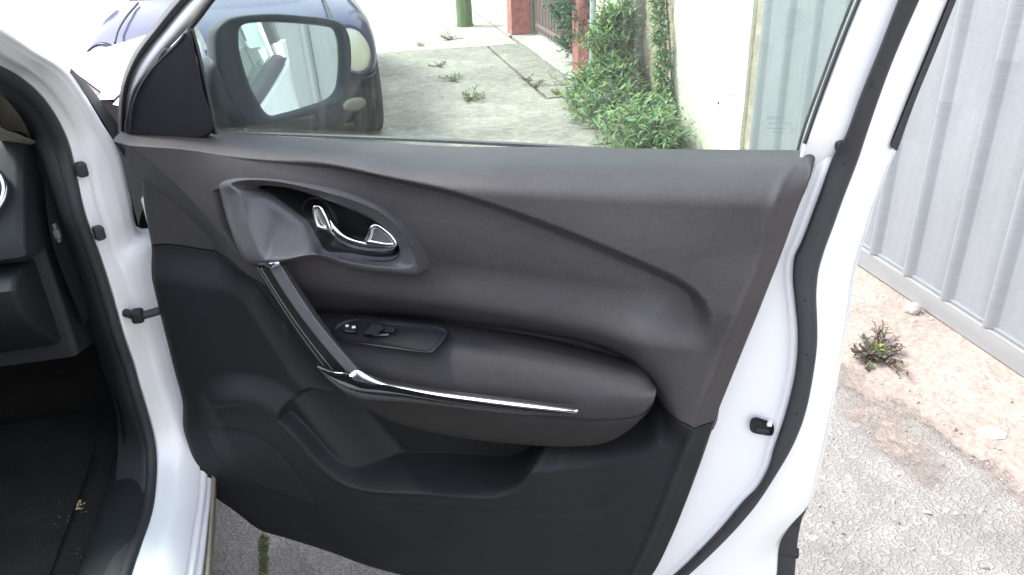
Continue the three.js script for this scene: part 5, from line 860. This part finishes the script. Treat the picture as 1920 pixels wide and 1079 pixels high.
  plantThing('moss_line', 'green moss line in a crack under the open door', 'moss', (lv) => { for (let k = 0; k < 260; k++) { const p = onGround(494 + rr(-7, 7), rr(1005, 1079), 0.0); lv.add(p, rdir(0.5), YA, rr(0.006, 0.014), 0.004, 0.3, greenOf([[0.13, 0.16, 0.06], [0.17, 0.16, 0.08]])); } });
}
{ // stones
  const stone = (x, y, a, b, c, label) => { const t = onGround(x, y, 0.012), g = new THREE.IcosahedronGeometry(1, 3), P = g.attributes.position; const s0 = rr(0, 50); for (let i = 0; i < P.count; i++) { const v = V(P.getX(i), P.getY(i), P.getZ(i)), k = 1 + 0.35 * (fbm(v.x * 1.4 + s0 + 20, v.y * 1.4 + v.z + 30, 256, 3, 7) - 0.5); v.multiplyScalar(k); P.setXYZ(i, v.x * a, v.y * b, v.z * c); } g.computeVertexNormals(); const m = new THREE.Mesh(mergeVertices(g), MW.stone); m.name = numbered('stone'); m.userData = { label, category: 'stone' }; m.castShadow = m.receiveShadow = true; m.position.set(t.x, b * 0.6 + 0.010, t.z); m.rotation.y = rr(0, 3); scene.add(m); };
  stone(1710, 586, 0.028, 0.024, 0.025, 'rounded white stone lying against the gate rail');
  stone(1862, 814, 0.036, 0.007, 0.030, 'flat white stone lying alone on the sand');
  stone(1746, 600, 0.009, 0.008, 0.008, 'small pale pebble beside the gate rail');
  stone(1711, 603, 0.012, 0.007, 0.010, 'small flat pebble in front of the rounded white stone');
  // grit and chips scattered over the ground
  const chip = new THREE.IcosahedronGeometry(1, 0), N = 2600, im = new THREE.InstancedMesh(chip, new THREE.MeshStandardMaterial({ color: 0xffffff, roughness: 1 }), N), m4 = new THREE.Matrix4(), q = new THREE.Quaternion(), e = new THREE.Euler();
  for (let k = 0; k < N; k++) { const near = k < 1100, x = near ? rr(0.9, 2.28) : rr(-1, 2.2), z = near ? rr(-1.4, 1.2) : rr(-6.2, 0.6), s = rr(0.0012, 0.0045) * (rnd() < 0.04 ? 2.2 : 1); e.set(rr(0, 6), rr(0, 6), rr(0, 6)); q.setFromEuler(e); m4.compose(V(x, x > 1.85 ? 0.013 : 0.001, z), q, V(s * rr(0.8, 2.2), s * 0.6, s * rr(0.8, 1.6))); im.setMatrixAt(k, m4); const v = rr(0.2, 0.6); im.setColorAt(k, lin(v, v * 0.9, v * 0.8)); }
  im.name = 'gravel_grit'; im.userData = { kind: 'stuff', label: 'fine grit and chips scattered over the ground', category: 'grit' }; im.castShadow = im.receiveShadow = true; scene.add(im);
}
renderer.render(scene, camera);
